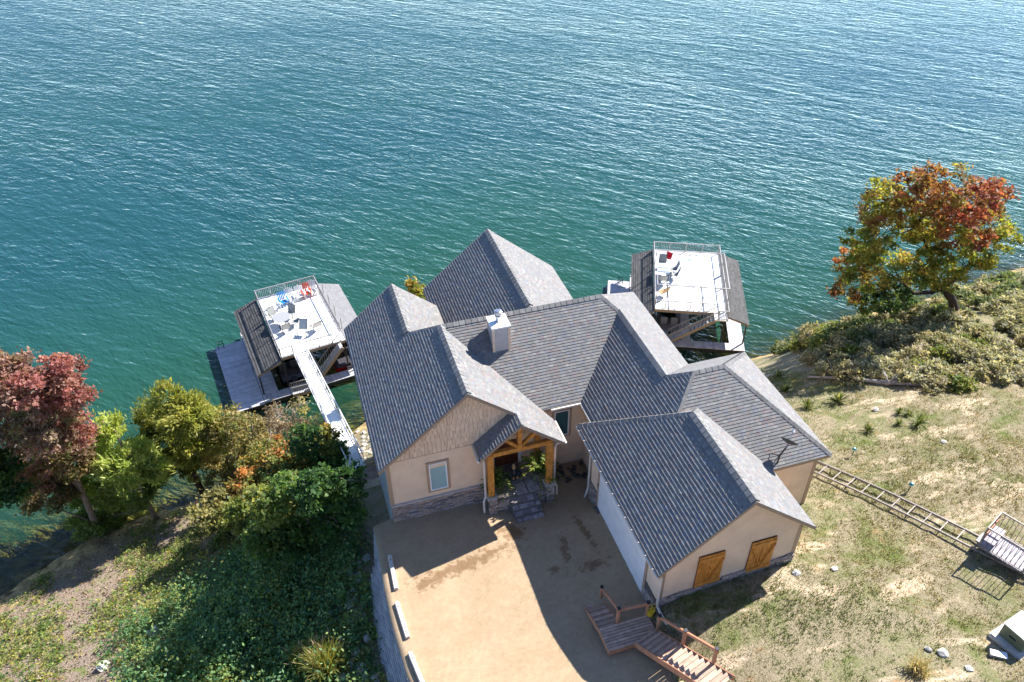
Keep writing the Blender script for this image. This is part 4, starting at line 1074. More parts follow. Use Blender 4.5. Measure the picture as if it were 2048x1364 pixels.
# swim ladder
lad = MB()
for y in (5.95, 6.25): lad.tube([(-3.15, y, .9), (-3.15, y, .46)], .02, 6)
lo = MB()
sl_ = thing('swim_ladder', 'dark swim ladder standing at the left dock platform corner', 'ladder', (0, 0, 0))
sl_.location = Matrix.Rotation(R(9), 4, 'Z') @ Vector((-3.05, 6.2, .45)) + Vector((-2.67, 40.57, WATER)); sl_.rotation_euler = (0, 0, R(9))
for x in (-.17, .17): local(MB().tube([(x, -.25, .0), (x, -.2, .42), (x, .0, .5), (x, .08, -.6)], .02, 6), 'side_rail', M_DARKMET, sl_)
for z in (.42, .2, -.1, -.4): local(MB().bar((-.17, .03, z), (.17, .03, z), .04, .03), 'rung', M_DARKMET, sl_)

d2 = make_dock('boat_dock', 'right boat dock with shade frame over its white deck', (21.42, 38.21), R(-24.5), 4.75, 7.5, -1.5, 6.25,
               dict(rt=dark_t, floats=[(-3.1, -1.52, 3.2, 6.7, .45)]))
railing(d2, (0, 7.47, dz), (4.75, 7.47, dz), posts=5); railing(d2, (.03, 0, dz), (.03, 7.45, dz), posts=6); railing(d2, (4.72, .0, dz), (4.72, 7.45, dz), posts=6)
railing(d2, (.05, .03, dz), (3.85, .03, dz), posts=4)
fr = MB().bar((.06, .22, dz + 1.82), (4.66, .22, dz + 1.82), .055).build('shade_frame', M_GALV, d2)
for p, q in (((4.66, .22, dz + 1.82), (4.66, 4.52, dz + 1.82)), ((.06, 4.52, dz + 1.82), (4.66, 4.52, dz + 1.82)), ((.06, .22, dz + 1.82), (.06, 4.52, dz + 1.82)), ((2.35, .22, dz + 1.82), (2.35, 4.52, dz + 1.82))): MB().bar(p, q, .05).build('frame_beam', M_GALV, fr)
for u, v in ((.06, .22), (.72, .22), (2.35, .22), (3.1, .22), (4.66, .22), (.06, 4.52), (2.35, 4.52), (4.66, 4.52), (4.66, 2.4)): MB().bar((u, v, dz - .1), (u, v, dz + 1.8), .045).build('frame_post', M_GALV, fr)
stairs(d2, (4.15, -.05, dz - .05), (1.1, -.05, fz + .15), (0, -1, 0), .62)
MB().box(3.9, 4.75, -.75, -.02, dz - .10, dz).build('stair_landing', M_DECKW, d2); railing(d2, (4.72, -.75, dz), (4.72, -.02, dz), posts=2, step=.1); railing(d2, (4.1, -.73, dz), (4.72, -.73, dz), posts=2, step=.1)
sl2 = copy_tree(sl_); sl2['label'] = 'swim ladder at the far left float of the right dock'
sl2.location = Matrix.Rotation(R(-24.5), 4, 'Z') @ Vector((-2.2, 6.5, .45)) + Vector((21.42, 38.21, WATER)); sl2.rotation_euler = (0, 0, R(-24.5))

# boats
def boat(label, dock, u, v, colour, deckc, length=4.6, beam=1.65):
    rz = dock.rotation_euler.z; p = Matrix.Rotation(rz, 4, 'Z') @ Vector((u, v, 0)) + Vector(dock.location)
    b = thing('motor_boat', label, 'boat', p, rz)
    st_ = 12; V = []; F = []
    for i in range(st_ + 1):
        t = i / st_; y = -length * .42 + length * t
        w = beam / 2 * (1 if t < .45 else math.sqrt(max(0, 1 - ((t - .45) / .55) ** 2.2))) + .015; sh = .52 + .22 * t * t; kl = -.22 + .5 * max(0, t - .7) ** 1.4
        V += [(-w, y, sh), (-w * .93, y, .22 + .1 * t), (-w * .6, y, -.05 + kl * .2), (0, y, kl), (w * .6, y, -.05 + kl * .2), (w * .93, y, .22 + .1 * t), (w, y, sh)]
    for i in range(st_):
        for k in range(6): F.append((i * 7 + k, i * 7 + k + 1, (i + 1) * 7 + k + 1, (i + 1) * 7 + k))
    F.append(tuple(range(6, -1, -1)))
    mb = MB(); mb.add(V, F, colour); mb.build('hull', M_PAINT, b, smooth=True)
    dk = MB(); n = 6
    rows = []
    for i in range(n + 1):
        t = .52 + .48 * i / n; y = -length * .42 + length * t; w = beam / 2 * math.sqrt(max(0, 1 - ((t - .45) / .55) ** 2.2)) + .015; sh = .52 + .22 * t * t
        rows += [(-w, y, sh + .004), (0, y, sh + .09), (w, y, sh + .004)]
    dk.add(rows, [(i * 3 + k, i * 3 + k + 1, i * 3 + k + 4, i * 3 + k + 3) for i in range(n) for k in (0, 1)], colour); dk.build('fore_deck', M_PAINT, b)
    MB().box(-beam * .42, beam * .42, -length * .40, length * .08, .16, .20, deckc).build('cockpit_floor', M_PLASTIC, b)
    ws = MB().add([(-beam * .42, length * .12, .60), (0, length * .22, .64), (beam * .42, length * .12, .60), (-beam * .36, length * .04, .92), (0, length * .13, .96), (beam * .36, length * .04, .92)], [(0, 1, 4, 3), (1, 2, 5, 4)]); ws.build('windscreen', M_GLASS, b)
    for s_ in (-1, 1):
        MB().box(s_ * .36 - .22, s_ * .36 + .22, -.35, .1, .2, .48, deckc).build('seat', M_PLASTIC, b); MB().box(s_ * .36 - .22, s_ * .36 + .22, -.43, -.35, .2, .78, deckc).build('seat_back', M_PLASTIC, b)
    MB().box(-beam * .4, beam * .4, -length * .41, -length * .32, .2, .5, deckc).build('stern_bench', M_PLASTIC, b)
    MB().box(-.16, .16, -length * .42 - .34, -length * .42 - .02, .2, .78, (.04, .04, .045)).build('outboard_motor', M_PAINT, b)
    return b
boat('red motor boat moored under the right side of the left dock', d1, 4.05, 2.2, (.55, .015, .012), (.05, .05, .06))
boat('dark motor boat moored under the left side of the left dock', d1, .55, 2.5, (.02, .022, .03), (.10, .10, .11))
boat('white motor boat with grey seats moored under the right dock', d2, 1.3, 2.4, (.72, .72, .72), (.30, .30, .33))

# deck furniture
def on(dock, u, v, z=None):
    return Matrix.Rotation(dock.rotation_euler.z, 4, 'Z') @ Vector((u, v, 0)) + Vector((dock.location.x, dock.location.y, DK + .013 if z is None else z))
def adirondack(label, dock, u, v, face, c, group=None):
    t = thing('adirondack_chair', label, 'chair', on(dock, u, v), dock.rotation_euler.z + R(face), group)
    mb = MB()
    for k in range(5): local(MB().bar((-.21 + k * .105, -.20, .30 if abs(k - 2) < 3 else .3), (-.23 + k * .115, -.42, .80 + .07 * (2 - abs(k - 2)) / 2), .085, .02, upv=(0, 1, 0), c=c), 'back_slat', M_PLASTIC, t)
    for k in range(4): local(MB().box(-.23, .23, -.18 + k * .115, -.08 + k * .115, .27 + .012 * k, .29 + .012 * k, c), 'seat_slat', M_PLASTIC, t)
    for s_ in (-1, 1):
        local(MB().box(s_ * .29 - .055, s_ * .29 + .055, -.26, .28, .46, .48, c), 'arm', M_PLASTIC, t)
        local(MB().box(s_ * .26 - .02, s_ * .26 + .02, .18, .26, 0, .46, c), 'front_leg', M_PLASTIC, t); local(MB().bar((s_ * .25, .2, .26), (s_ * .25, -.38, .02), .03, .09, c=c), 'back_leg', M_PLASTIC, t)
    return t
wc = (.78, .78, .76); GA = 'adirondack chairs in a row on the left dock'
adirondack('white adirondack chair at the left end of the chair row', d1, .95, 5.25, 190, wc, GA)
adirondack('blue adirondack chair in the row on the left dock', d1, 1.55, 5.55, 185, (.02, .22, .55), GA)
adirondack('white adirondack chair just right of the blue chair', d1, 2.05, 5.75, 175, wc, GA)
adirondack('white adirondack chair just left of the red chair', d1, 2.75, 5.75, 180, wc, GA)
adirondack('red adirondack chair in the row on the left dock', d1, 3.2, 5.85, 178, (.62, .07, .03), GA)
adirondack('white adirondack chair at the right end of the chair row', d1, 3.62, 6.0, 170, wc, GA)
def sling_chair(label, dock, u, v, face, seat=(.34, .34, .30), group=None, recl=.10, towel=False, rocker=False):
    t = thing('sling_chair', label, 'chair', on(dock, u, v), dock.rotation_euler.z + R(face), group)
    for s_ in (-1, 1):
        local(MB().tube([(s_ * .26, .24, 0), (s_ * .26, .22, .36), (s_ * .26, -.18, .32), (s_ * .26, -.26 - recl, .86)], .016, 6), 'side_frame', M_DARKMET, t)
        local(MB().tube([(s_ * .27, .24, .0), (s_ * .29, .20, .56), (s_ * .29, -.22, .55)], .015, 6), 'arm', M_DARKMET, t); local(MB().tube([(s_ * .26, -.14, .32), (s_ * .26, -.30, 0)], .015, 6), 'back_leg', M_DARKMET, t)
    local(MB().prism([(-.25, .21, .37), (.25, .21, .37), (.25, -.18, .325), (-.25, -.18, .325)], (0, 0, .012), seat), 'seat_sling', M_CLOTH, t)
    local(MB().prism([(-.25, -.18, .33), (.25, -.18, .33), (.25, -.255 - recl, .85), (-.25, -.255 - recl, .85)], (0, .012, 0), seat), 'back_sling', M_CLOTH, t)
    local(MB().bar((-.26, -.26 - recl, .86), (.26, -.26 - recl, .86), .03), 'head_rail', M_DARKMET, t)
    return t
sling_chair('reclining sling chair facing the gangway, left one of the pair', d1, 1.85, 1.7, 150, (.50, .55, .55), 'sling chairs by the gangway', .3)
sling_chair('sling chair by the dock stairs, right one of the pair', d1, 2.75, 1.85, 10, (.55, .52, .48), 'sling chairs by the gangway', .18)
def round_table(label, dock, u, v):
    t = thing('round_table', label, 'table', on(dock, u, v))
    local(MB().lathe([(.55, .62), (.57, .635), (.57, .65), (.001, .655)], n=28, c=(.30, .30, .31)), 'table_top', M_PLASTIC, t)
    for k in range(4):
        a = math.pi / 4 + k * math.pi / 2; local(MB().tube([(.42 * math.cos(a), .42 * math.sin(a), 0), (.25 * math.cos(a), .25 * math.sin(a), .3), (.42 * math.cos(a), .42 * math.sin(a), .62)], .016, 6), 'leg', M_DARKMET, t)
round_table('round grey table near the left railing of the left dock', d1, .95, 3.35)
for du, dv2, f, lab in ((-.35, .75, 200, 'farthest from the gangway'), (.65, .55, 135, 'on the upper right'), (.80, -.35, 70, 'on the right'), (.0, -.85, 5, 'nearest the gangway'), ):
    sling_chair('dark sling chair at the round dock table, ' + lab, d1, .95 + du, 3.35 + dv2, f, (.40, .41, .38), 'chairs round the dock table')
# right dock furniture
tb2 = thing('patio_table', 'rectangular glass patio table on the right dock', 'table', on(d2, .62, 4.1), d2.rotation_euler.z)
local(MB().box(-.42, .42, -.62, .62, .62, .64, (.42, .48, .50)), 'table_top', M_PAINT, tb2)
for x in (-.38, .38):
    for y in (-.56, .56): local(MB().bar((x, y, 0), (x, y, .62), .03), 'leg', M_DARKMET, tb2)
local(MB().bar((-.42, 0, .645), (.42, 0, .645), .03, .012), 'centre_bar', M_DARKMET, tb2)
for du, dv2, f, lab in ((0.0, -1.0, 5, 'near end'), (.80, -.2, 85, 'right side'), (.75, .5, 95, 'far right side'), (.0, 1.0, 180, 'far end')):
    sling_chair('dark sling chair at the patio table of the right dock, ' + lab, d2, .62 + du, 4.1 + dv2, f, (.36, .38, .38), 'chairs at the right dock table')
sling_chair('tan sling chair in the near left corner of the right dock', d2, .6, 1.6, 40, (.50, .33, .16))
cr_ = thing('folding_chair', 'bright red folding chair near the far left of the right dock', 'chair', on(d2, 1.05, 5.9), d2.rotation_euler.z + R(150))
for s_ in (-1, 1): local(MB().tube([(s_ * .22, .2, 0), (s_ * .22, -.18, .75)], .014, 6), 'side_frame', M_DARKMET, cr_); local(MB().tube([(s_ * .22, -.22, 0), (s_ * .22, .18, .38)], .014, 6), 'leg', M_DARKMET, cr_)
local(MB().prism([(-.21, .18, .36), (.21, .18, .36), (.21, -.12, .33), (-.21, -.12, .33)], (0, 0, .012), (.65, .015, .03)), 'seat', M_CLOTH, cr_); local(MB().prism([(-.21, -.10, .36), (.21, -.10, .36), (.21, -.18, .74), (-.21, -.18, .74)], (0, .012, 0), (.65, .015, .03)), 'back', M_CLOTH, cr_)
rg = thing('outdoor_mat', 'grey blue mat lying on the right dock deck', 'mat', on(d2, 2.35, 6.3), d2.rotation_euler.z - R(4))
local(MB().box(-.62, .62, -.24, .24, .0, .012, (.70, .68, .64)), 'border', M_CLOTH, rg); local(MB().box(-.45, .45, -.15, .15, .0125, .018, (.30, .36, .40)), 'centre_panel', M_CLOTH, rg)

# ------------------------------------------------------------------ vegetation
BLOBS = {}; BASES = {}
BLOBS['red_left'] = [(-13.14, 31.52, 1.09, 1.38, 'dr'), (-11.75, 30.9, 1.38, 1.33, 'r'), (-11.18, 31.28, 0.17, 0.86, 'r'), (-14.25, 31.61, -1.1, 1.63, 'br'), (-12.6, 31.03, -1.05, 1.44, 'br'), (-14.45, 32.22, -3.77, 1.25, 'br'), (-13.16, 32.52, -4.12, 1.01, 'br'), (-15.37, 33.17, -0.61, 1.36, 'br'), (-10.86, 31.5, 1.23, 0.62, 'r'), (-13.37, 31.78, 1.94, 0.77, 'dr'), (-14.3, 32.38, -5.21, 1.03, 'br'), (-11.76, 31.34, -1.91, 0.79, 'r'), (-15.5, 32.25, -4.85, 1.08, 'br'), (-12.47, 31.39, -4.09, 0.78, 'bg'), (-13.87, 31.9, -6.12, 0.85, 'bg'), (-16.0, 33.25, -7.44, 0.76, 'bg'), (-11.94, 31.85, -3.34, 0.57, 'dr')]
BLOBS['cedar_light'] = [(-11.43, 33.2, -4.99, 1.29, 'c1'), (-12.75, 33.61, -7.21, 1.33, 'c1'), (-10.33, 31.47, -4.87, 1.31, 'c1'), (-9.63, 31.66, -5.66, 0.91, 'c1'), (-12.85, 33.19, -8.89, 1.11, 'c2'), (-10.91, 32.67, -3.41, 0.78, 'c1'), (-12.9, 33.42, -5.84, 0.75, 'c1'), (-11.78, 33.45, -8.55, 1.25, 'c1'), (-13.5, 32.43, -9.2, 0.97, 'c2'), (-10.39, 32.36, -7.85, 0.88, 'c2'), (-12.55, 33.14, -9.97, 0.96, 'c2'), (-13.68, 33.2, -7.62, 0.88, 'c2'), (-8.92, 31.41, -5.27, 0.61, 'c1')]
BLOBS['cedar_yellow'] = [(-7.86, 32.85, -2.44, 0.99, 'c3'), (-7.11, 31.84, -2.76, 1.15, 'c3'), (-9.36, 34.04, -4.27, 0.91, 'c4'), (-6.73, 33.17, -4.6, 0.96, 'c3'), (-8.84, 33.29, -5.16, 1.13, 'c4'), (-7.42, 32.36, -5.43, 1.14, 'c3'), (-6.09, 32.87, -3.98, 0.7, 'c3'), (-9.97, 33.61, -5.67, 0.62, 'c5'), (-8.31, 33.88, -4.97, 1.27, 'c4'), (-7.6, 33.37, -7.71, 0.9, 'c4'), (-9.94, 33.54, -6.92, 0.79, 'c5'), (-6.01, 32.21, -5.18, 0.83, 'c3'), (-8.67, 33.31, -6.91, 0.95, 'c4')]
BLOBS['dark_left'] = [(-14.95, 30.53, -2.39, 0.86, 'dg'), (-15.21, 30.38, -3.99, 0.7, 'dg'), (-16.08, 30.66, -3.14, 1.15, 'dg'), (-16.83, 31.54, -5.23, 0.94, 'dg')]
BLOBS['maple'] = [(29.81, 26.82, 6.0, 1.3, 'mo'), (31.08, 26.24, 5.55, 1.46, 'mr'), (33.9, 27.61, 4.67, 1.1, 'mr'), (29.39, 27.76, 5.34, 1.36, 'mo'), (28.99, 28.84, 4.73, 1.38, 'my'), (28.16, 28.86, 4.14, 1.14, 'mo'), (32.15, 27.1, 3.38, 1.5, 'mr'), (35.66, 28.28, 2.1, 1.16, 'my'), (34.74, 26.4, 2.42, 0.68, 'my'), (33.84, 26.95, 1.66, 1.19, 'my'), (31.57, 26.93, 2.55, 1.21, 'my'), (30.65, 28.67, 3.09, 1.29, 'my'), (28.39, 28.12, 3.06, 1.25, 'mg'), (27.72, 28.65, 2.14, 1.1, 'mg'), (28.49, 29.66, -0.02, 1.18, 'mo'), (28.36, 28.23, 0.57, 1.35, 'mg'), (27.95, 29.14, -1.06, 0.77, 'mo'), (31.19, 29.36, -0.55, 1.18, 'my'), (30.38, 27.04, 1.06, 1.13, 'my'), (31.43, 26.85, 0.34, 0.92, 'my'), (29.36, 27.73, -0.76, 1.16, 'md'), (31.61, 28.6, -2.52, 0.95, 'md'), (29.33, 28.87, -2.02, 0.83, 'mg'), (30.84, 27.37, 4.18, 1.07, 'mo'), (30.93, 27.63, 2.12, 1.05, 'my'), (32.88, 26.82, 1.0, 0.8, 'my')]
BLOBS['shrub_tan'] = [(-5.58, 32.37, -4.38, 1.02, 'ty'), (-4.57, 31.16, -4.07, 1.08, 'ty'), (-6.58, 33.13, -6.64, 0.95, 'ty'), (-5.76, 33.51, -7.67, 1.27, 'tg'), (-4.5, 33.09, -7.25, 1.05, 'ty'), (-6.53, 33.25, -8.73, 1.08, 'tg'), (-5.3, 33.37, -9.27, 1.08, 'tg')]
BASES['shrub_tan'] = (-6.61, 32.76, -9.61)
BLOBS['shrub_bare'] = [(-2.78, 31.63, -3.82, 0.78, 'tb'), (-2.39, 31.86, -5.22, 0.95, 'tb'), (-3.65, 33.53, -6.41, 0.95, 'tb'), (-1.76, 32.36, -4.07, 0.51, 'ty'), (-0.97, 31.71, -5.14, 0.68, 'tg')]
BASES['shrub_bare'] = (-3.81, 32.69, -9.06)
BLOBS['sumac'] = [(-2.96, 28.78, -3.65, 0.88, 'or'), (-2.06, 27.92, -3.43, 0.84, 'og'), (-4.02, 28.91, -4.31, 0.94, 'og'), (-3.08, 27.59, -3.78, 1.05, 'og'), (-1.61, 27.13, -1.64, 0.73, 'dg'), (-2.3, 27.68, -4.65, 1.01, 'dg'), (-4.53, 27.87, -4.27, 0.82, 'or'), (-1.22, 27.25, -3.53, 0.9, 'dg'), (-3.96, 29.1, -6.52, 0.87, 'og')]
BASES['sumac'] = (-4.02, 28.31, -6.56)
BLOBS['green_tree'] = [(-2.29, 21.66, 0.91, 0.92, 'g'), (-1.15, 20.69, 1.72, 0.96, 'dg'), (-3.08, 21.47, 0.7, 0.82, 'gy'), (-0.19, 20.84, 1.9, 0.75, 'dg'), (-2.02, 22.51, -1.33, 1.08, 'g'), (-0.94, 21.32, -0.5, 0.91, 'dg'), (-3.2, 21.87, -1.06, 0.9, 'g'), (-0.19, 20.81, 0.54, 0.66, 'dg'), (-4.03, 23.21, -0.79, 0.74, 'gy'), (-2.56, 21.93, -1.85, 0.85, 'dg'), (-3.89, 21.98, -1.71, 0.81, 'g')]
BASES['green_tree'] = (-2.28, 21.97, -3.15)
BLOBS['shore_bush'] = [(-0.4, 27.23, -2.94, 0.67, 'dg'), (-0.87, 27.24, -3.46, 0.82, 'g'), (-0.66, 27.47, -2.26, 0.66, 'og')]
BASES['shore_bush'] = (-0.16, 27.75, -4.74)
BLOBS['slope_shrub'] = [(-5.99, 27.29, -4.69, 0.92, 'tg'), (-5.06, 26.03, -4.29, 0.93, 'gy'), (-6.64, 26.47, -4.57, 0.75, 'tg'), (-5.99, 26.94, -6.65, 0.86, 'g')]
BASES['slope_shrub'] = (-5.73, 26.88, -6.49)
BLOBS['back_bush'] = [(4.86, 33.48, 1.02, 0.41, 'my'), (5.31, 33.69, 0.62, 0.36, 'gy'), (4.91, 33.37, 0.46, 0.46, 'mg')]
# palettes: linear leaf colours
PAL = {
 'r': [(.36, .14, .125), (.31, .115, .105), (.40, .20, .165), (.30, .16, .12)], 'dr': [(.34, .20, .16), (.29, .15, .125), (.37, .24, .19), (.24, .18, .10)], 'br': [(.27, .19, .135), (.22, .145, .105), (.32, .24, .17), (.19, .18, .075), (.27, .15, .12)], 'bg': [(.10, .10, .035), (.14, .12, .05), (.18, .12, .06)],
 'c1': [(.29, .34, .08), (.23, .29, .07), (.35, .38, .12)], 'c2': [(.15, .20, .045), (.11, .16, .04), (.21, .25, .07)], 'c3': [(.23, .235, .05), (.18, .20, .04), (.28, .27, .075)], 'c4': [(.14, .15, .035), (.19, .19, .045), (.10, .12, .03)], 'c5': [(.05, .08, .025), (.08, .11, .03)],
 'dg': [(.035, .085, .022), (.05, .11, .03), (.028, .065, .02), (.08, .14, .035)], 'g': [(.07, .125, .03), (.10, .16, .035), (.055, .10, .028), (.16, .19, .05)], 'gy': [(.17, .18, .04), (.12, .15, .035), (.24, .22, .06), (.09, .13, .03)],
 'mr': [(.33, .085, .055), (.27, .065, .045), (.34, .14, .06), (.27, .16, .05), (.30, .10, .08)], 'mo': [(.28, .13, .05), (.24, .17, .045), (.24, .21, .05), (.34, .14, .06)], 'my': [(.26, .24, .04), (.20, .21, .035), (.28, .20, .045), (.15, .18, .03)], 'mg': [(.15, .18, .03), (.20, .20, .035), (.11, .15, .03), (.26, .19, .04)], 'md': [(.035, .075, .022), (.055, .10, .03), (.10, .13, .03)],
 'ty': [(.25, .20, .08), (.18, .15, .06), (.30, .25, .10), (.15, .16, .05)], 'tg': [(.16, .16, .06), (.20, .18, .07), (.11, .13, .04), (.27, .23, .09)], 'tb': [(.20, .145, .10), (.16, .11, .08), (.24, .18, .12)],
 'or': [(.36, .15, .045), (.42, .21, .07), (.22, .16, .05), (.14, .15, .04)], 'og': [(.13, .15, .04), (.20, .18, .05), (.30, .19, .05), (.09, .12, .03)],
 'sg': [(.36, .34, .22), (.28, .28, .16), (.46, .42, .29), (.19, .20, .10)], 'sb': [(.29, .26, .15), (.36, .31, .19), (.21, .21, .11), (.42, .36, .25)], 'sd': [(.11, .15, .06), (.16, .19, .07), (.20, .21, .09)],
}
for _k in PAL: PAL[_k] = [tuple(min(.75, v * (1.45 if _k not in ('r', 'mr', 'dr', 'mo', 'sg', 'sb', 'sd') else 1.12)) for v in c) for c in PAL[_k]]
def leaves(P_, size, cols, rng, aspect=.6, upbias=.35, out=None):
    """one diamond leaf per point; out: preferred axis per point (n,3) or None"""
    n = len(P_); a = rng.normal(size=(n, 3))
    if out is not None: a = a * .55 + out
    a /= np.linalg.norm(a, axis=1)[:, None] + 1e-9
    nr = rng.normal(size=(n, 3)); nr[:, 2] += upbias * 3; b = np.cross(nr, a); b /= np.linalg.norm(b, axis=1)[:, None] + 1e-9
    s = size * rng.uniform(.4, 1.7, n)[:, None] ** 1.0
    V = np.stack([P_ - a * s, P_ + b * s * aspect, P_ + a * s, P_ - b * s * aspect], 1).reshape(-1, 3)
    F = np.arange(n * 4).reshape(-1, 4)
    return V, F, np.repeat(cols, 4, 0)
def crown_points(blobs, n, rng, clump=.34, dens=11, hollow=.55):
    """clumps scattered near each blob's surface; leaves scattered in each clump"""
    w = np.array([b[3] ** 2 for b in blobs]); w = w / w.sum()
    Pt, Cl, Od = [], [], []
    for b, wi in zip(blobs, w):
        c = np.array(b[:3]); r = b[3]; k = max(4, int(dens * r * r / (clump * clump) * .35)); m = int(n * wi / k) + 1
        u = rng.normal(size=(k, 3)); u /= np.linalg.norm(u, axis=1)[:, None]
        rad = r * (hollow + (1 - hollow) * rng.random(k) ** .6); ctr = c + u * rad[:, None] * np.array([1, 1, .85])
        pal = np.array(PAL[b[4]]); pc = pal[rng.integers(0, len(pal), k)] * rng.uniform(.72, 1.2, (k, 1))
        sz = clump * rng.uniform(.6, 1.25, k)
        off = rng.normal(size=(k, m, 3)) * .5 * sz[:, None, None] * np.array([1, 1, .62])
        p = ctr[:, None] + off
        cc = pc[:, None] * rng.uniform(.75, 1.25, (k, m, 1)) * np.ones((1, 1, 3)); swap = rng.random((k, m)) < .22
        alt = pal[rng.integers(0, len(pal), (k, m))]; cc = np.where(swap[..., None], alt, cc)
        Pt.append(p.reshape(-1, 3)); Cl.append(cc.reshape(-1, 3)); Od.append(np.repeat(u, m, 0))
    return np.concatenate(Pt), np.concatenate(Cl), np.concatenate(Od)
def plant(name, label, cat, key, base, n, size, seed, trunk=None, group=None, aspect=.6, clump=.34, dens=11, hollow=.55, spray=False, bark=None, stems=5):
    rng = np.random.default_rng(seed); blobs = BLOBS[key]; base = Vector(base)
    t = thing(name, label, cat, base, 0, group)
    P_, Cc, Od = crown_points(blobs, n, rng, clump, dens, hollow)
    gl = ground_z(P_[:, 0], P_[:, 1]); keep = P_[:, 2] > gl + .03; P_, Cc, Od = P_[keep], Cc[keep], Od[keep]
    if spray: Od = Od * 1.0 + np.array([0, 0, .35]); V, F, c = leaves(P_, size, Cc, rng, aspect, .1, Od)
    else: V, F, c = leaves(P_, size, Cc, rng, aspect)
    link('crown', fast_mesh('crown', V, F, M_LEAF, c), t, base)
    mb = MB(); rr = random.Random(seed)
    if trunk:
        for pts, rad in trunk: mb.tube(pts, rad, 8)
        top = Vector(trunk[0][0][-1])
    else: top = base + Vector((0, 0, .3))
    for b in blobs:                                      # limbs into every part of the crown
        c = Vector(b[:3])
        if trunk: s = min((Vector(p) for pts, _ in trunk for p in pts[1:]), key=lambda q: (q - c).length + max(0, q.z - c.z))
        else: s = base + Vector((rr.uniform(-.2, .2), rr.uniform(-.2, .2), -.1))
        mid = (s + c) / 2 + Vector((rr.uniform(-.15, .15), rr.uniform(-.15, .15), rr.uniform(-.05, .2)))
        r0 = .05 if trunk else .035
        mb.tube([s, mid, c], [r0, r0 * .7, r0 * .3], 6)
        for k in range(stems):
            e = c + Vector((rr.gauss(0, 1), rr.gauss(0, 1), rr.gauss(.3, .8))).normalized() * b[3] * .95; mb.tube([mid if k % 2 else c, (mid + e) / 2 + Vector((0, 0, .05)) if k % 2 else (c + e) / 2, e], [r0 * .4, r0 * .3, .006], 5)
    mb.build('trunk', bark or M_BARK, t, base, smooth=True)
    return t
def hv(x, y, z): return (x, y, z)
plant('maple_tree', 'large maple with red and yellow leaves leaning over the bluff', 'tree', 'maple', (34.3, 27.1, -3.0), 38000, .08, 1,
      trunk=[([(34.5, 27.05, -3.3), (33.73, 27.27, -1.74), (32.94, 27.51, -.89), (33.31, 27.4, -.35), (33.9, 27.24, .39), (34.0, 27.3, 1.3), (33.3, 27.6, 2.9)], [.30, .24, .22, .18, .15, .11, .05]),
             ([(32.94, 27.51, -.89), (32.4, 27.67, -1.2), (31.49, 27.95, -1.25), (30.57, 28.23, -.36)], [.17, .14, .11, .05]), ([(32.94, 27.51, -.89), (32.29, 27.71, -.07), (31.65, 27.9, 1.21), (30.5, 28.2, 3.0)], [.13, .11, .08, .04])], clump=.34, dens=5.2, hollow=.6)
plant('sweetgum_tree', 'tall rust and red leaved tree at the left edge by the water', 'tree', 'red_left', (-13.2, 32.0, -10.1), 52000, .075, 2,
      trunk=[([(-13.15, 31.97, -10.2), (-13.09, 31.97, -8.8), (-12.94, 31.92, -6.47), (-12.81, 31.88, -4.3), (-12.63, 31.83, -2.1), (-12.19, 31.7, .09)], [.20, .18, .15, .12, .08, .03]), ([(-12.94, 31.92, -6.47), (-13.75, 32.17, -2.41), (-13.48, 32.08, .11)], [.10, .08, .03])], bark=M_BARKP, clump=.36, hollow=.35)
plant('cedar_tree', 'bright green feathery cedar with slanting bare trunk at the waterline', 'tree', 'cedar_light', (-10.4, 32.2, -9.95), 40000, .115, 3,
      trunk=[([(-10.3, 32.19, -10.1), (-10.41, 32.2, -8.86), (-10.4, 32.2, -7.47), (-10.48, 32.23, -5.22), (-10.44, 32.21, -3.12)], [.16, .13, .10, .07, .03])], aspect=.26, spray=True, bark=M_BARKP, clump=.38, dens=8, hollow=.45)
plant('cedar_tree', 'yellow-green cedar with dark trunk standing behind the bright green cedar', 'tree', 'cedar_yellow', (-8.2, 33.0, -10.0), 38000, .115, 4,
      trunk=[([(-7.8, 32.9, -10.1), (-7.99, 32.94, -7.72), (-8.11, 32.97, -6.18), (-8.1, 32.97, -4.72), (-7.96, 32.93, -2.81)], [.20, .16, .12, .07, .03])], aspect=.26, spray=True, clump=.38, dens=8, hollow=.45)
plant('broadleaf_tree', 'dark green tree cut off by the left edge of the picture', 'tree', 'dark_left', (-18.6, 29.4, -9.9), 7000, .09, 5, trunk=[([(-18.6, 29.4, -10.2), (-18.2, 29.7, -7.5), (-16.9, 30.4, -5.2), (-15.9, 30.9, -4.2)], [.14, .12, .09, .04])])
plant('shore_shrub', 'tan and yellow leaved shrub beside the swim platform', 'shrub', 'shrub_tan', BASES['shrub_tan'], 16000, .07, 6, clump=.3)
plant('bare_shrub', 'half bare brownish shrub between the left dock and the gangway', 'shrub', 'shrub_bare', BASES['shrub_bare'], 3200, .06, 7, clump=.26, bark=M_DRIFT, stems=14)
plant('sumac_shrub', 'sumac with orange and green leaves left of the gangway', 'shrub', 'sumac', BASES['sumac'], 17000, .075, 8, clump=.3)
plant('young_tree', 'dense dark green young tree on the slope left of the house', 'tree', 'green_tree', BASES['green_tree'], 22000, .075, 9, trunk=[([(-2.22, 21.95, -3.6), (-2.06, 21.9, -2.17), (-1.87, 21.85, -.62), (-1.81, 21.83, .56)], [.09, .075, .06, .03])], clump=.3, bark=M_BARKP)
plant('shore_shrub', 'dark green bush crowding the lower end of the gangway', 'shrub', 'shore_bush', BASES['shore_bush'], 6000, .07, 10, clump=.26)
plant('slope_shrub', 'olive shrub on the slope left of the dense young tree', 'shrub', 'slope_shrub', BASES['slope_shrub'], 9000, .07, 12, clump=.28)
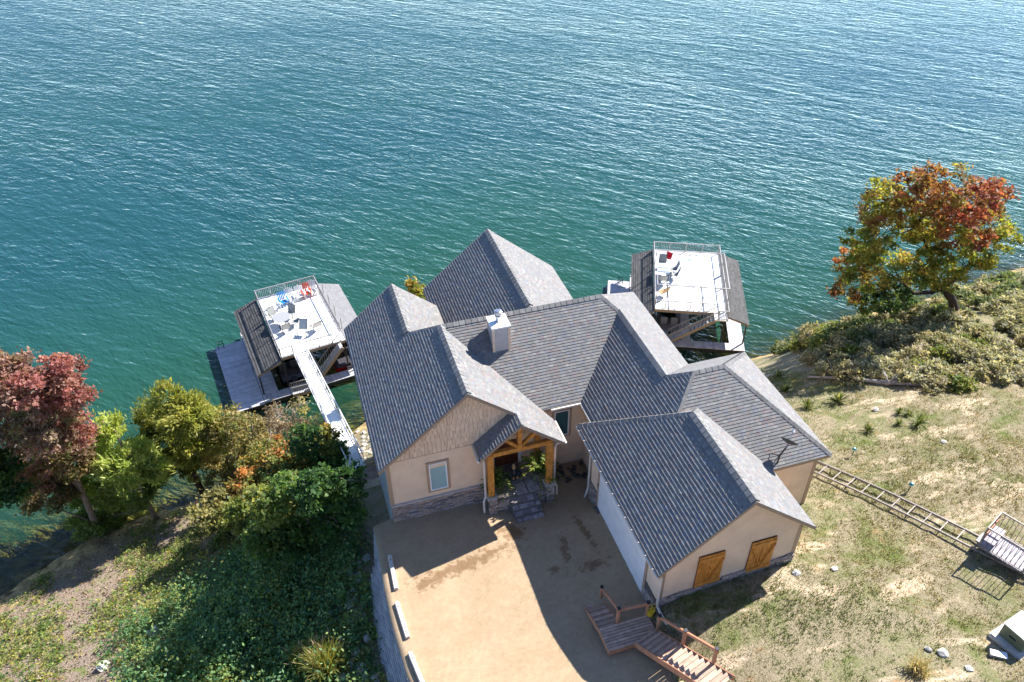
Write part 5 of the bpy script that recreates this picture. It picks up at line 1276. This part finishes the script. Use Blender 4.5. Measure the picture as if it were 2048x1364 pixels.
plant('lakeside_tree', 'yellow-green treetop showing behind the house between two gables', 'tree', 'back_bush', (5.0, 33.6, -8.2), 2500, .075, 13, trunk=[([(5.0, 33.6, -8.4), (5.1, 33.6, -4), (5.1, 33.6, BLOBS['back_bush'][2][2])], [.12, .1, .05])], clump=.25)

# ---- shrubs along the bluff: a handful of shapes, each shrub its own object
def shrub_proto(seed, pal, n=2600, r=1.0, size=.062, flat=.75):
    rng = np.random.default_rng(seed); bl = []
    for k in range(6):
        a = rng.uniform(0, 6.28); d = rng.uniform(.1, .55) * r; bl.append((d * math.cos(a), d * math.sin(a), rng.uniform(.35, .62) * r * flat, rng.uniform(.35, .55) * r, pal if rng.random() < .8 else 'sb'))
    P_, Cc, Od = crown_points(bl, n, rng, .20, 9, .5); k = P_[:, 2] > .0; P_, Cc = P_[k], Cc[k]
    V, F, c = leaves(P_, size, Cc, rng, .55, .5)
    mb = MB(); rr = random.Random(seed)
    for k in range(9):
        a = rr.uniform(0, 6.28); e = Vector((math.cos(a) * r * .6, math.sin(a) * r * .6, r * .75 * rr.uniform(.6, 1))); mb.tube([(0, 0, -.15), e * .5 + Vector((0, 0, .08)), e], [.022, .014, .006], 5)
    return fast_mesh('crown', V, F, M_LEAF, c), mb.mesh('stems', M_DRIFT, smooth=True)
protos = [shrub_proto(40 + k, p) for k, p in enumerate(('sg', 'sg', 'sb', 'gy', 'sd', 'sg', 'tb'))]
rv = random.Random(77)
edge_line = [(22.6, 25.4), (23.6, 24.2), (24.6, 22.9), (25.8, 21.4), (27.4, 20.3), (29.5, 19.6), (31.5, 19.0), (34, 18.6), (38, 18.4), (43, 19)]
cands = []
for i in range(800):
    t = rv.random() * (len(edge_line) - 1); k = int(t); f = t - k; ex = edge_line[k][0] * (1 - f) + edge_line[k + 1][0] * f; ey = edge_line[k][1] * (1 - f) + edge_line[k + 1][1] * f
    dd = rv.random() ** .8 * (9.5 if ex < 31 else 15); x = ex + .42 * dd + rv.uniform(-.3, .3); y = ey + .9 * dd + rv.uniform(-.3, .3)
    if gz(x, y) < -9.3 or x < 23.3 + .45 * (y - 23.5) : continue
    if (x - 34.0) ** 2 + (y - 26.3) ** 2 < 2.2: continue
    if any((x - a) ** 2 + (y - b) ** 2 < .5 for a, b in cands): continue
    cands.append((x, y))
for i, (x, y) in enumerate(cands):
    far = y > 26.5
    k = rv.choice([0, 0, 1, 1, 2, 5, 3] if not far else [4, 4, 2, 3, 0]); cm, sm_ = protos[k]
    look = ('pale grey-green', 'pale grey-green', 'tan-olive', 'yellow-green', 'dark green', 'pale grey-green', 'half-bare brown')[k]
    t = thing('bluff_shrub', look + (' shrub in the thicket on the bluff at right' if not far else ' shrub on the brow of the bluff above the lake at right'), 'shrub', (x, y, gz(x, y) - .05), rv.uniform(0, 6.28), look + (' shrubs in the bluff thicket' if not far else ' shrubs on the brow of the bluff'))
    s = rv.uniform(.7, 1.1) * (1.0 if not far else 1.1); t.scale = (s, s, s * rv.uniform(.75, 1.1))
    link('crown', cm, t); link('stems', sm_, t)
# ---- yuccas on the lawn edge
def yucca_mesh(seed, n=70, L_=.42, wid=.022, dark=False):
    rng = np.random.default_rng(seed); V = []; F = []; Cc = []
    for k in range(n):
        a = rng.uniform(0, 6.28); el = rng.uniform(.15, 1.4); l = L_ * rng.uniform(.7, 1.15); d = np.array([math.cos(a) * math.cos(el), math.sin(a) * math.cos(el), math.sin(el)]); s_ = np.array([-math.sin(a), math.cos(a), 0]) * wid
        b = np.array([0, 0, .02]); m_p = b + d * l * .55; e = b + d * l - np.array([0, 0, .12 * l * math.cos(el)]); n0 = len(V)
        V += [b - s_ * .6, b + s_ * .6, m_p + s_, m_p - s_, e]; F += [(n0, n0 + 1, n0 + 2, n0 + 3), (n0 + 3, n0 + 2, n0 + 4, n0 + 4)]
        c = np.array([.13, .17, .05]) * rng.uniform(.5, 1.5) if rng.random() < .8 else np.array([.34, .32, .13]); Cc += [c] * 5
    me = bpy.data.meshes.new('rosette'); me.from_pydata([tuple(v) for v in V], [], [tuple(dict.fromkeys(f)) for f in F]); me.materials.append(M_LEAF)
    at = me.attributes.new('col', 'FLOAT_COLOR', 'POINT'); at.data.foreach_set('color', np.array([(*c, 1) for c in Cc], np.float32).ravel()); return me
ym = [yucca_mesh(60 + k) for k in range(4)]
for i, (x, y, s, lab) in enumerate(((22.23, 21.6, 1.5, 'largest bright yucca on the lawn edge'), (20.7, 21.75, 1.25, 'grey-green yucca beside the right wing hip'), (21.1, 23.85, 1.2, 'yucca half hidden behind the right wing roof'), (22.2, 25.9, 1.15, 'yucca farthest towards the lake'),
        (21.6, 18.9, 1.0, 'yucca nearest the path lights'), (23.75, 18.45, 1.25, 'tall dark yucca in the middle of the lawn'), (23.69, 19.5, .85, 'small yucca just left of the pair below the thicket'), (23.95, 19.25, .75, 'smallest dark yucca below the thicket'), (23.05, 18.8, .8, 'pale low yucca between the lawn yuccas'))):
    t = tag(link('yucca', ym[i % 4]), lab, 'yucca', 'yuccas on the lawn edge'); t.location = (x, y, gz(x, y)); t.rotation_euler = (0, 0, i * 1.3); t.scale = (s, s, s)
# ---- ornamental grasses on the slope
def grass_mesh(seed, n, L_, cols, w=.012, seedheads=0):
    rng = np.random.default_rng(seed); V = []; F = []; Cc = []
    for k in range(n):
        a = rng.uniform(0, 6.28); ln = rng.uniform(.15, .9); l = L_ * rng.uniform(.6, 1.1); o = np.array([rng.normal(0, .14), rng.normal(0, .14), 0]); d = np.array([math.cos(a) * ln, math.sin(a) * ln, 1.]); d /= np.linalg.norm(d)
        s_ = np.array([-math.sin(a), math.cos(a), 0]) * w; p1 = o + d * l * .5; p2 = o + d * l * .8 - np.array([0, 0, .05 * ln * l]); p3 = o + d * l * 1.02 - np.array([0, 0, .25 * ln * l]); n0 = len(V)
        V += [o - s_, o + s_, p1 + s_, p1 - s_, p2 + s_ * .7, p2 - s_ * .7, p3]; F += [(n0, n0 + 1, n0 + 2, n0 + 3), (n0 + 3, n0 + 2, n0 + 4, n0 + 5), (n0 + 5, n0 + 4, n0 + 6)]
        c = np.array(cols[rng.integers(0, len(cols))]) * rng.uniform(.7, 1.25); Cc += [c] * 7
        if k < seedheads:
            n0 = len(V); h = p2 + d * .3; V += [p2 - s_ * 3, p2 + s_ * 3, h]; F.append((n0, n0 + 1, n0 + 2)); Cc += [np.array([.42, .27, .20])] * 3
    me = bpy.data.meshes.new('blades'); me.from_pydata([tuple(v) for v in V], [], F); me.materials.append(M_LEAF)
    at = me.attributes.new('col', 'FLOAT_COLOR', 'POINT'); at.data.foreach_set('color', np.array([(*c, 1) for c in Cc], np.float32).ravel()); return me
yg = [(.30, .28, .06), (.20, .23, .05), (.36, .33, .11)]; dgk = [(.06, .11, .035), (.09, .14, .045), (.05, .08, .03)]
for x, y, s, cset, lab, n in ((-2.1, 16.35, 1.45, yg, 'tall sunlit yellow-green grass clump near the block wall', 420), (-2.75, 16.9, 1.1, yg, 'sunlit grass clump with pinkish plumes, left of the tallest one', 300), (-2.9, 20.2, 1.0, dgk, 'dark arching grass clump in the shade below the young tree', 260), (-4.6, 18.6, .9, dgk, 'dark thin grass clump among the slope undergrowth', 220), (14.65, 8.25, .55, [(.5, .42, .25), (.42, .34, .17)], 'dry straw grass clump at the bottom edge of the lawn', 200)):
    o = tag(link('grass_clump', grass_mesh(int(n + x * 10), n, s, cset, seedheads=26 if cset is yg else 0)), lab, 'grass'); o.location = (x, y, gz(x, y))
# ---- undergrowth on the left slope (nobody could count it)
rng = np.random.default_rng(9)
def noise2(x, y, seed=0):
    r = np.random.default_rng(seed); v = 0
    for k in range(7):
        f = .35 * 1.5 ** k; a = r.uniform(0, 6.28); v = v + np.sin(f * (x * math.cos(a) + y * math.sin(a)) + r.uniform(0, 6.28)) / 1.25 ** k
    return v / 3.2
def scatter(n, xr, yr, mask, seed):
    r = np.random.default_rng(seed); x = r.uniform(*xr, n); y = r.uniform(*yr, n); k = mask(x, y, r); return x[k], y[k]
def clump_stuff(name, label, x, y, per, hgt, rad, size, pals, seed, aspect=.55):
    r = np.random.default_rng(seed); n = len(x); z = ground_z(x, y); pal = np.array(pals); pc = pal[r.integers(0, len(pal), n)] * r.uniform(.65, 1.25, (n, 1))
    h = hgt * r.uniform(.4, 1.3, n); off = r.normal(size=(n, per, 3)) * .5; off[..., :2] *= rad; off[..., 2] = np.abs(off[..., 2]) * h[:, None] + .02
    p = np.stack([x, y, z], 1)[:, None] + off; cc = pc[:, None] * r.uniform(.7, 1.3, (n, per, 1)); V, F, c = leaves(p.reshape(-1, 3), size, cc.reshape(-1, 3), r, aspect, .6)
    o = link(name, fast_mesh(name, V, F, M_LEAF, c)); return tag(o, label, 'undergrowth', kind='stuff')
inl = lambda x, y: (x < drive_x(y, 'L') - .55) & (ground_z(x, y) > -9.8)
def shade_mask(x, y, r):   # dense bank between the wall and the open slope
    d = -x - 1.2; dens = np.clip(1.25 - np.abs(x + 4.6) / 4.6 + .5 * noise2(x, y, 2), 0, 1); return inl(x, y) & (y < 24.5) & (r.random(len(x)) < dens)
x, y = scatter(5200, (-11, 0.3), (11, 25), shade_mask, 1)
clump_stuff('undergrowth', 'dense dark green undergrowth on the slope below the block wall', x, y, 16, .85, .26, .062, [(.12, .25, .10), (.16, .29, .10), (.09, .20, .08), (.26, .34, .11), (.10, .22, .12)], 2)
def open_mask(x, y, r): return inl(x, y) & (noise2(x * 1.7, y * 1.7, 5) + .12 * r.normal(size=len(x)) > -.16 - .035 * (x + 8))
x, y = scatter(17000, (-30, 0), (12, 33), open_mask, 3)
clump_stuff('slope_weeds', 'sparse green and yellow weeds over the leaf-strewn left slope', x, y, 11, .26, .20, .05, [(.15, .23, .055), (.23, .29, .07), (.32, .33, .09), (.10, .18, .045), (.40, .36, .09)], 4)
x, y = scatter(1500, (-9.5, -3), (15, 22), lambda x, y, r: inl(x, y) & (noise2(x, y, 8) > .25), 5)
clump_stuff('yellow_weeds', 'yellow-green leafy weeds at the sunlit foot of the slope', x, y, 12, .5, .2, .055, [(.30, .28, .05), (.22, .25, .05), (.36, .32, .07)], 6)
x, y = scatter(14000, (-30, .2), (10, 34), lambda x, y, r: inl(x, y), 15)
clump_stuff('leaf_litter', 'brown fallen leaves strewn over the left slope', x, y, 3, .03, .3, .045, [(.28, .19, .12), (.36, .27, .19), (.17, .10, .06), (.44, .36, .28)], 16, .7)
x, y = scatter(900, (-10, -.6), (11, 24), shade_mask, 41)
clump_stuff('broadleaf_weeds', 'larger pale green leafy plants among the slope undergrowth', x, y, 40, 1.0, .34, .052, [(.22, .36, .15), (.30, .40, .13), (.18, .31, .15), (.36, .40, .11)], 42, .5)
# ---- lawn grass tufts
def lawn_mask(x, y, r):
    h = ((x > 8.7) & (x < 13.9) & (y > 13.0)) | ((x < 16.2) & (y > 15.5) & (y < 21.4)) | ((x < 13.6) & (y > 13)) | (x < drive_x(y, 'R') + .1)
    ln = np.interp(x, [p[0] for p in edge_line], [p[1] for p in edge_line]); return ~h & (y < ln + 1.0) & (noise2(x * 1.6, y * 1.6, 12) + .5 * r.normal(size=len(x)) > -.25)
x, y = scatter(95000, (8.4, 36), (5, 27), lawn_mask, 21)
def tufts(name, label, x, y, per, L_, w, pals, seed):
    r = np.random.default_rng(seed); n = len(x); z = ground_z(x, y); g_ = noise2(x, y, 31) + .35 * r.normal(size=n)
    pal = np.array(pals); idx = np.clip(((g_ + 1) / 2 * len(pal)).astype(int), 0, len(pal) - 1); pc = pal[idx] * r.uniform(.7, 1.3, (n, 1))
    b = np.stack([x, y, z - .01], 1)[:, None] + r.normal(size=(n, per, 3)) * np.array([.05, .05, 0]); a = r.uniform(0, 6.28, (n, per)); ln = r.uniform(.2, 1.4, (n, per)); l = L_ * r.uniform(.5, 1.4, (n, per))
    d = np.stack([np.cos(a) * ln, np.sin(a) * ln, np.ones_like(a)], -1); d /= np.linalg.norm(d, axis=-1)[..., None]; s_ = np.stack([-np.sin(a), np.cos(a), 0 * a], -1) * w
    V = np.stack([b - s_, b + s_, b + d * l[..., None]], 2).reshape(-1, 3); F = np.arange(len(V)).reshape(-1, 3); c = np.repeat((pc[:, None] * r.uniform(.8, 1.2, (n, per, 1))).reshape(-1, 3), 3, 0)
    return tag(link(name, fast_mesh(name, V, F, M_LEAF, c)), label, 'grass', kind='stuff')
tufts('lawn_grass', 'short patchy straw and green lawn grass right of the house', x, y, 4, .095, .012, [(.36, .30, .17), (.28, .23, .11), (.22, .20, .08), (.15, .18, .05), (.09, .14, .035)], 22)

# ---- rocks
def rock_mesh(seed):
    import bmesh
    r = random.Random(seed); bm = bmesh.new(); bmesh.ops.create_icosphere(bm, subdivisions=1, radius=.5)
    for v in bm.verts: v.co *= r.uniform(.75, 1.15)
    me = bpy.data.meshes.new('rock'); bm.to_mesh(me); bm.free(); me.materials.append(M_ROCK)
    c = r.uniform(.8, 1.25); at = me.attributes.new('col', 'FLOAT_COLOR', 'POINT'); at.data.foreach_set('color', np.array([(c, c * .99, c * .96, 1)] * len(me.vertices), np.float32).ravel()); return me
rms = [rock_mesh(90 + k) for k in range(6)]
dark_rocks = [rock_mesh(190 + k) for k in range(4)]
for _m in dark_rocks: _m.attributes['col'].data.foreach_set('color', np.array([(.16, .15, .155, 1)] * len(_m.vertices), np.float32).ravel())
def rock(x, y, s, lab, grp, z=None, flat=.55):
    o = tag(link('rock', rv.choice(rms)), lab, 'rock', grp); o.location = (x, y, (gz(x, y) if z is None else z) + s * .12); o.rotation_euler = (rv.uniform(-.3, .3), rv.uniform(-.3, .3), rv.uniform(0, 6.28)); o.scale = (s, s * rv.uniform(.6, 1), s * flat * rv.uniform(.7, 1.2)); return o
for k in range(190):
    y = rv.uniform(12, 20.4); x = drive_x(y, 'L') - .75 - abs(rv.gauss(0, .55))
    if 14.4 < y < 17.2: x -= rv.uniform(0, .5)
    rock(float(x), y, rv.choice([.12, .15, .2, .24, .3, .4]), 'pale limestone rubble at the foot of the block wall', 'rubble below the block wall')
for k in range(46):
    x = rv.uniform(.2, 1.5); y = rv.uniform(28, 35.5); rock(x, y, rv.choice([.16, .2, .28, .36]), 'pale rock on the bank between gangway and house', 'rocks on the bank by the gangway')
for x, y, s, lab in ((14.83, 12.3, .30, 'white flat stone on the lawn right of the garage corner'), (13.5, 12.5, .34, 'pale stone lying against the garage base'), (15.86, 8.55, .42, 'largest flat pale stone left of the utility box'), (15.55, 8.8, .26, 'smaller pale stone beside the flat one left of the utility box'), (23.7, 17.0, .26, 'white stone on the lawn below the tall dark yucca'), (23.1, 20.2, .30, 'pale stone between the yuccas'), (16.2, 7.9, .3, 'pale stone near the bottom edge left of the utility box'), (-8.6, 21.3, .8, 'flat pale boulder on the left slope'), (-10.6, 20.6, .6, 'white stone patch low on the left slope')): rock(x, y, s, lab, None)
# ---- driftwood at the thicket edge
dl = tag(MB().tube([(22.9, 24.6, gz(22.9, 24.6) + .08), (24.0, 23.2, gz(24, 23.2) + .12), (25.0, 21.9, gz(25, 21.9) + .12), (26.3, 20.9, gz(26.3, 20.9) + .1)], [.06, .09, .11, .07], 7).build('fallen_log', M_DRIFT, smooth=True), 'long grey dead log lying along the thicket edge', 'log')
sm2 = MB()
for k in range(9):
    a = rv.uniform(-.4, 1.9); b_ = Vector((25.0, 21.75, gz(25, 21.75) + .1)); e = b_ + Vector((math.cos(a) * rv.uniform(.4, .9), math.sin(a) * rv.uniform(.3, .9), rv.uniform(.1, .5))); sm2.tube([b_ + Vector((rv.uniform(-.15, .15), 0, 0)), (b_ + e) / 2 + Vector((0, 0, .1)), e], [.06, .04, .012], 6)
tag(sm2.build('dead_stump', M_DRIFT, smooth=True), 'pale splintered stump with dry branches at the thicket edge', 'stump')

# ---- porch ferns and statue, bed by the main window
def fern(label, x, y, z, s, seed, cols):
    t = thing('potted_fern', label, 'potted plant', (x, y, z))
    local(MB().lathe([(.10 * s, 0), (.13 * s, .02), (.18 * s, .30 * s), (.19 * s, .32 * s), (.15 * s, .32 * s)], n=14, c=(.10, .09, .085)), 'pot', M_PLASTIC, t)
    r = np.random.default_rng(seed); Pts = []; Dr = []; Cc = []
    for k in range(90):
        a = r.uniform(0, 6.28); el = r.uniform(.2, 1.35); l = .62 * s * r.uniform(.7, 1.15); c = np.array(cols[r.integers(0, len(cols))]) * r.uniform(.7, 1.3)
        for q in np.linspace(.1, 1, 14):
            d = np.array([math.cos(a) * math.cos(el), math.sin(a) * math.cos(el), math.sin(el)]); p = np.array([0, 0, .32 * s]) + d * l * q - np.array([0, 0, .75 * l * q ** 2.4 * math.cos(el)]); Pts.append(p + r.normal(0, .012, 3)); Dr.append(d * np.array([1, 1, .2])); Cc.append(c)
    V, F, c = leaves(np.array(Pts), .045 * s, np.array(Cc), r, .35, .6, np.array(Dr)); link('fronds', fast_mesh('fronds', V, F, M_LEAF, c), t)
fern('large sunlit potted fern on the right side of the porch', 7.0, 19.85, .60, 1.6, 1, [(.20, .26, .05), (.30, .32, .08), (.12, .19, .04)])
fern('smaller potted fern beside the left porch post', 5.3, 19.85, .60, 1.3, 2, [(.14, .20, .04), (.22, .24, .06), (.09, .15, .035)])
gs_ = thing('garden_statue', 'small dark garden statue with a tan head in front of the door', 'statue', (6.12, 20.25, .60))
local(MB().lathe([(.24, 0), (.26, .04), (.22, .08)], n=16, c=(.03, .05, .06)), 'base', M_PLASTIC, gs_)
local(MB().lathe([(.10, .08), (.15, .16), (.14, .28), (.08, .38), (.05, .42)], n=12, c=(.03, .035, .05)), 'body', M_PLASTIC, gs_, True)
local(MB().lathe([(.03, .41), (.085, .46), (.09, .53), (.06, .60), (.03, .70), (.001, .72)], n=12, c=(.50, .34, .15)), 'head', M_PLASTIC, gs_, True)
for s_ in (-1, 1): local(MB().tube([(s_ * .12, 0, .33), (s_ * .2, -.1, .25), (s_ * .08, -.16, .2)], [.045, .04, .045], 7, c=(.04, .06, .08)), 'arm', M_PLASTIC, gs_, True); local(MB().lathe([(.001, .08), (.06, .10), (.06, .16), (.001, .2)], (s_ * .08, -.2, 0), 8, c=(.5, .25, .1)), 'foot', M_PLASTIC, gs_, True)
for k in range(34):
    x = rv.uniform(7.9, 9.15); y = rv.uniform(19.95, 20.9); o = rock(x, y, rv.uniform(.12, .24), 'dark stone in the bed below the window beside the porch', 'stones in the bed beside the porch', z=float(drive_z(x, y)) + rv.uniform(0, .12)); o.data = rv.choice(dark_rocks)

# ------------------------------------------------------------------ bring modelling units to metres
for o in list(col.objects):
    if o.parent is None and o.type in ('MESH', 'EMPTY'):
        o.location = o.location * S
        o.scale = o.scale * S
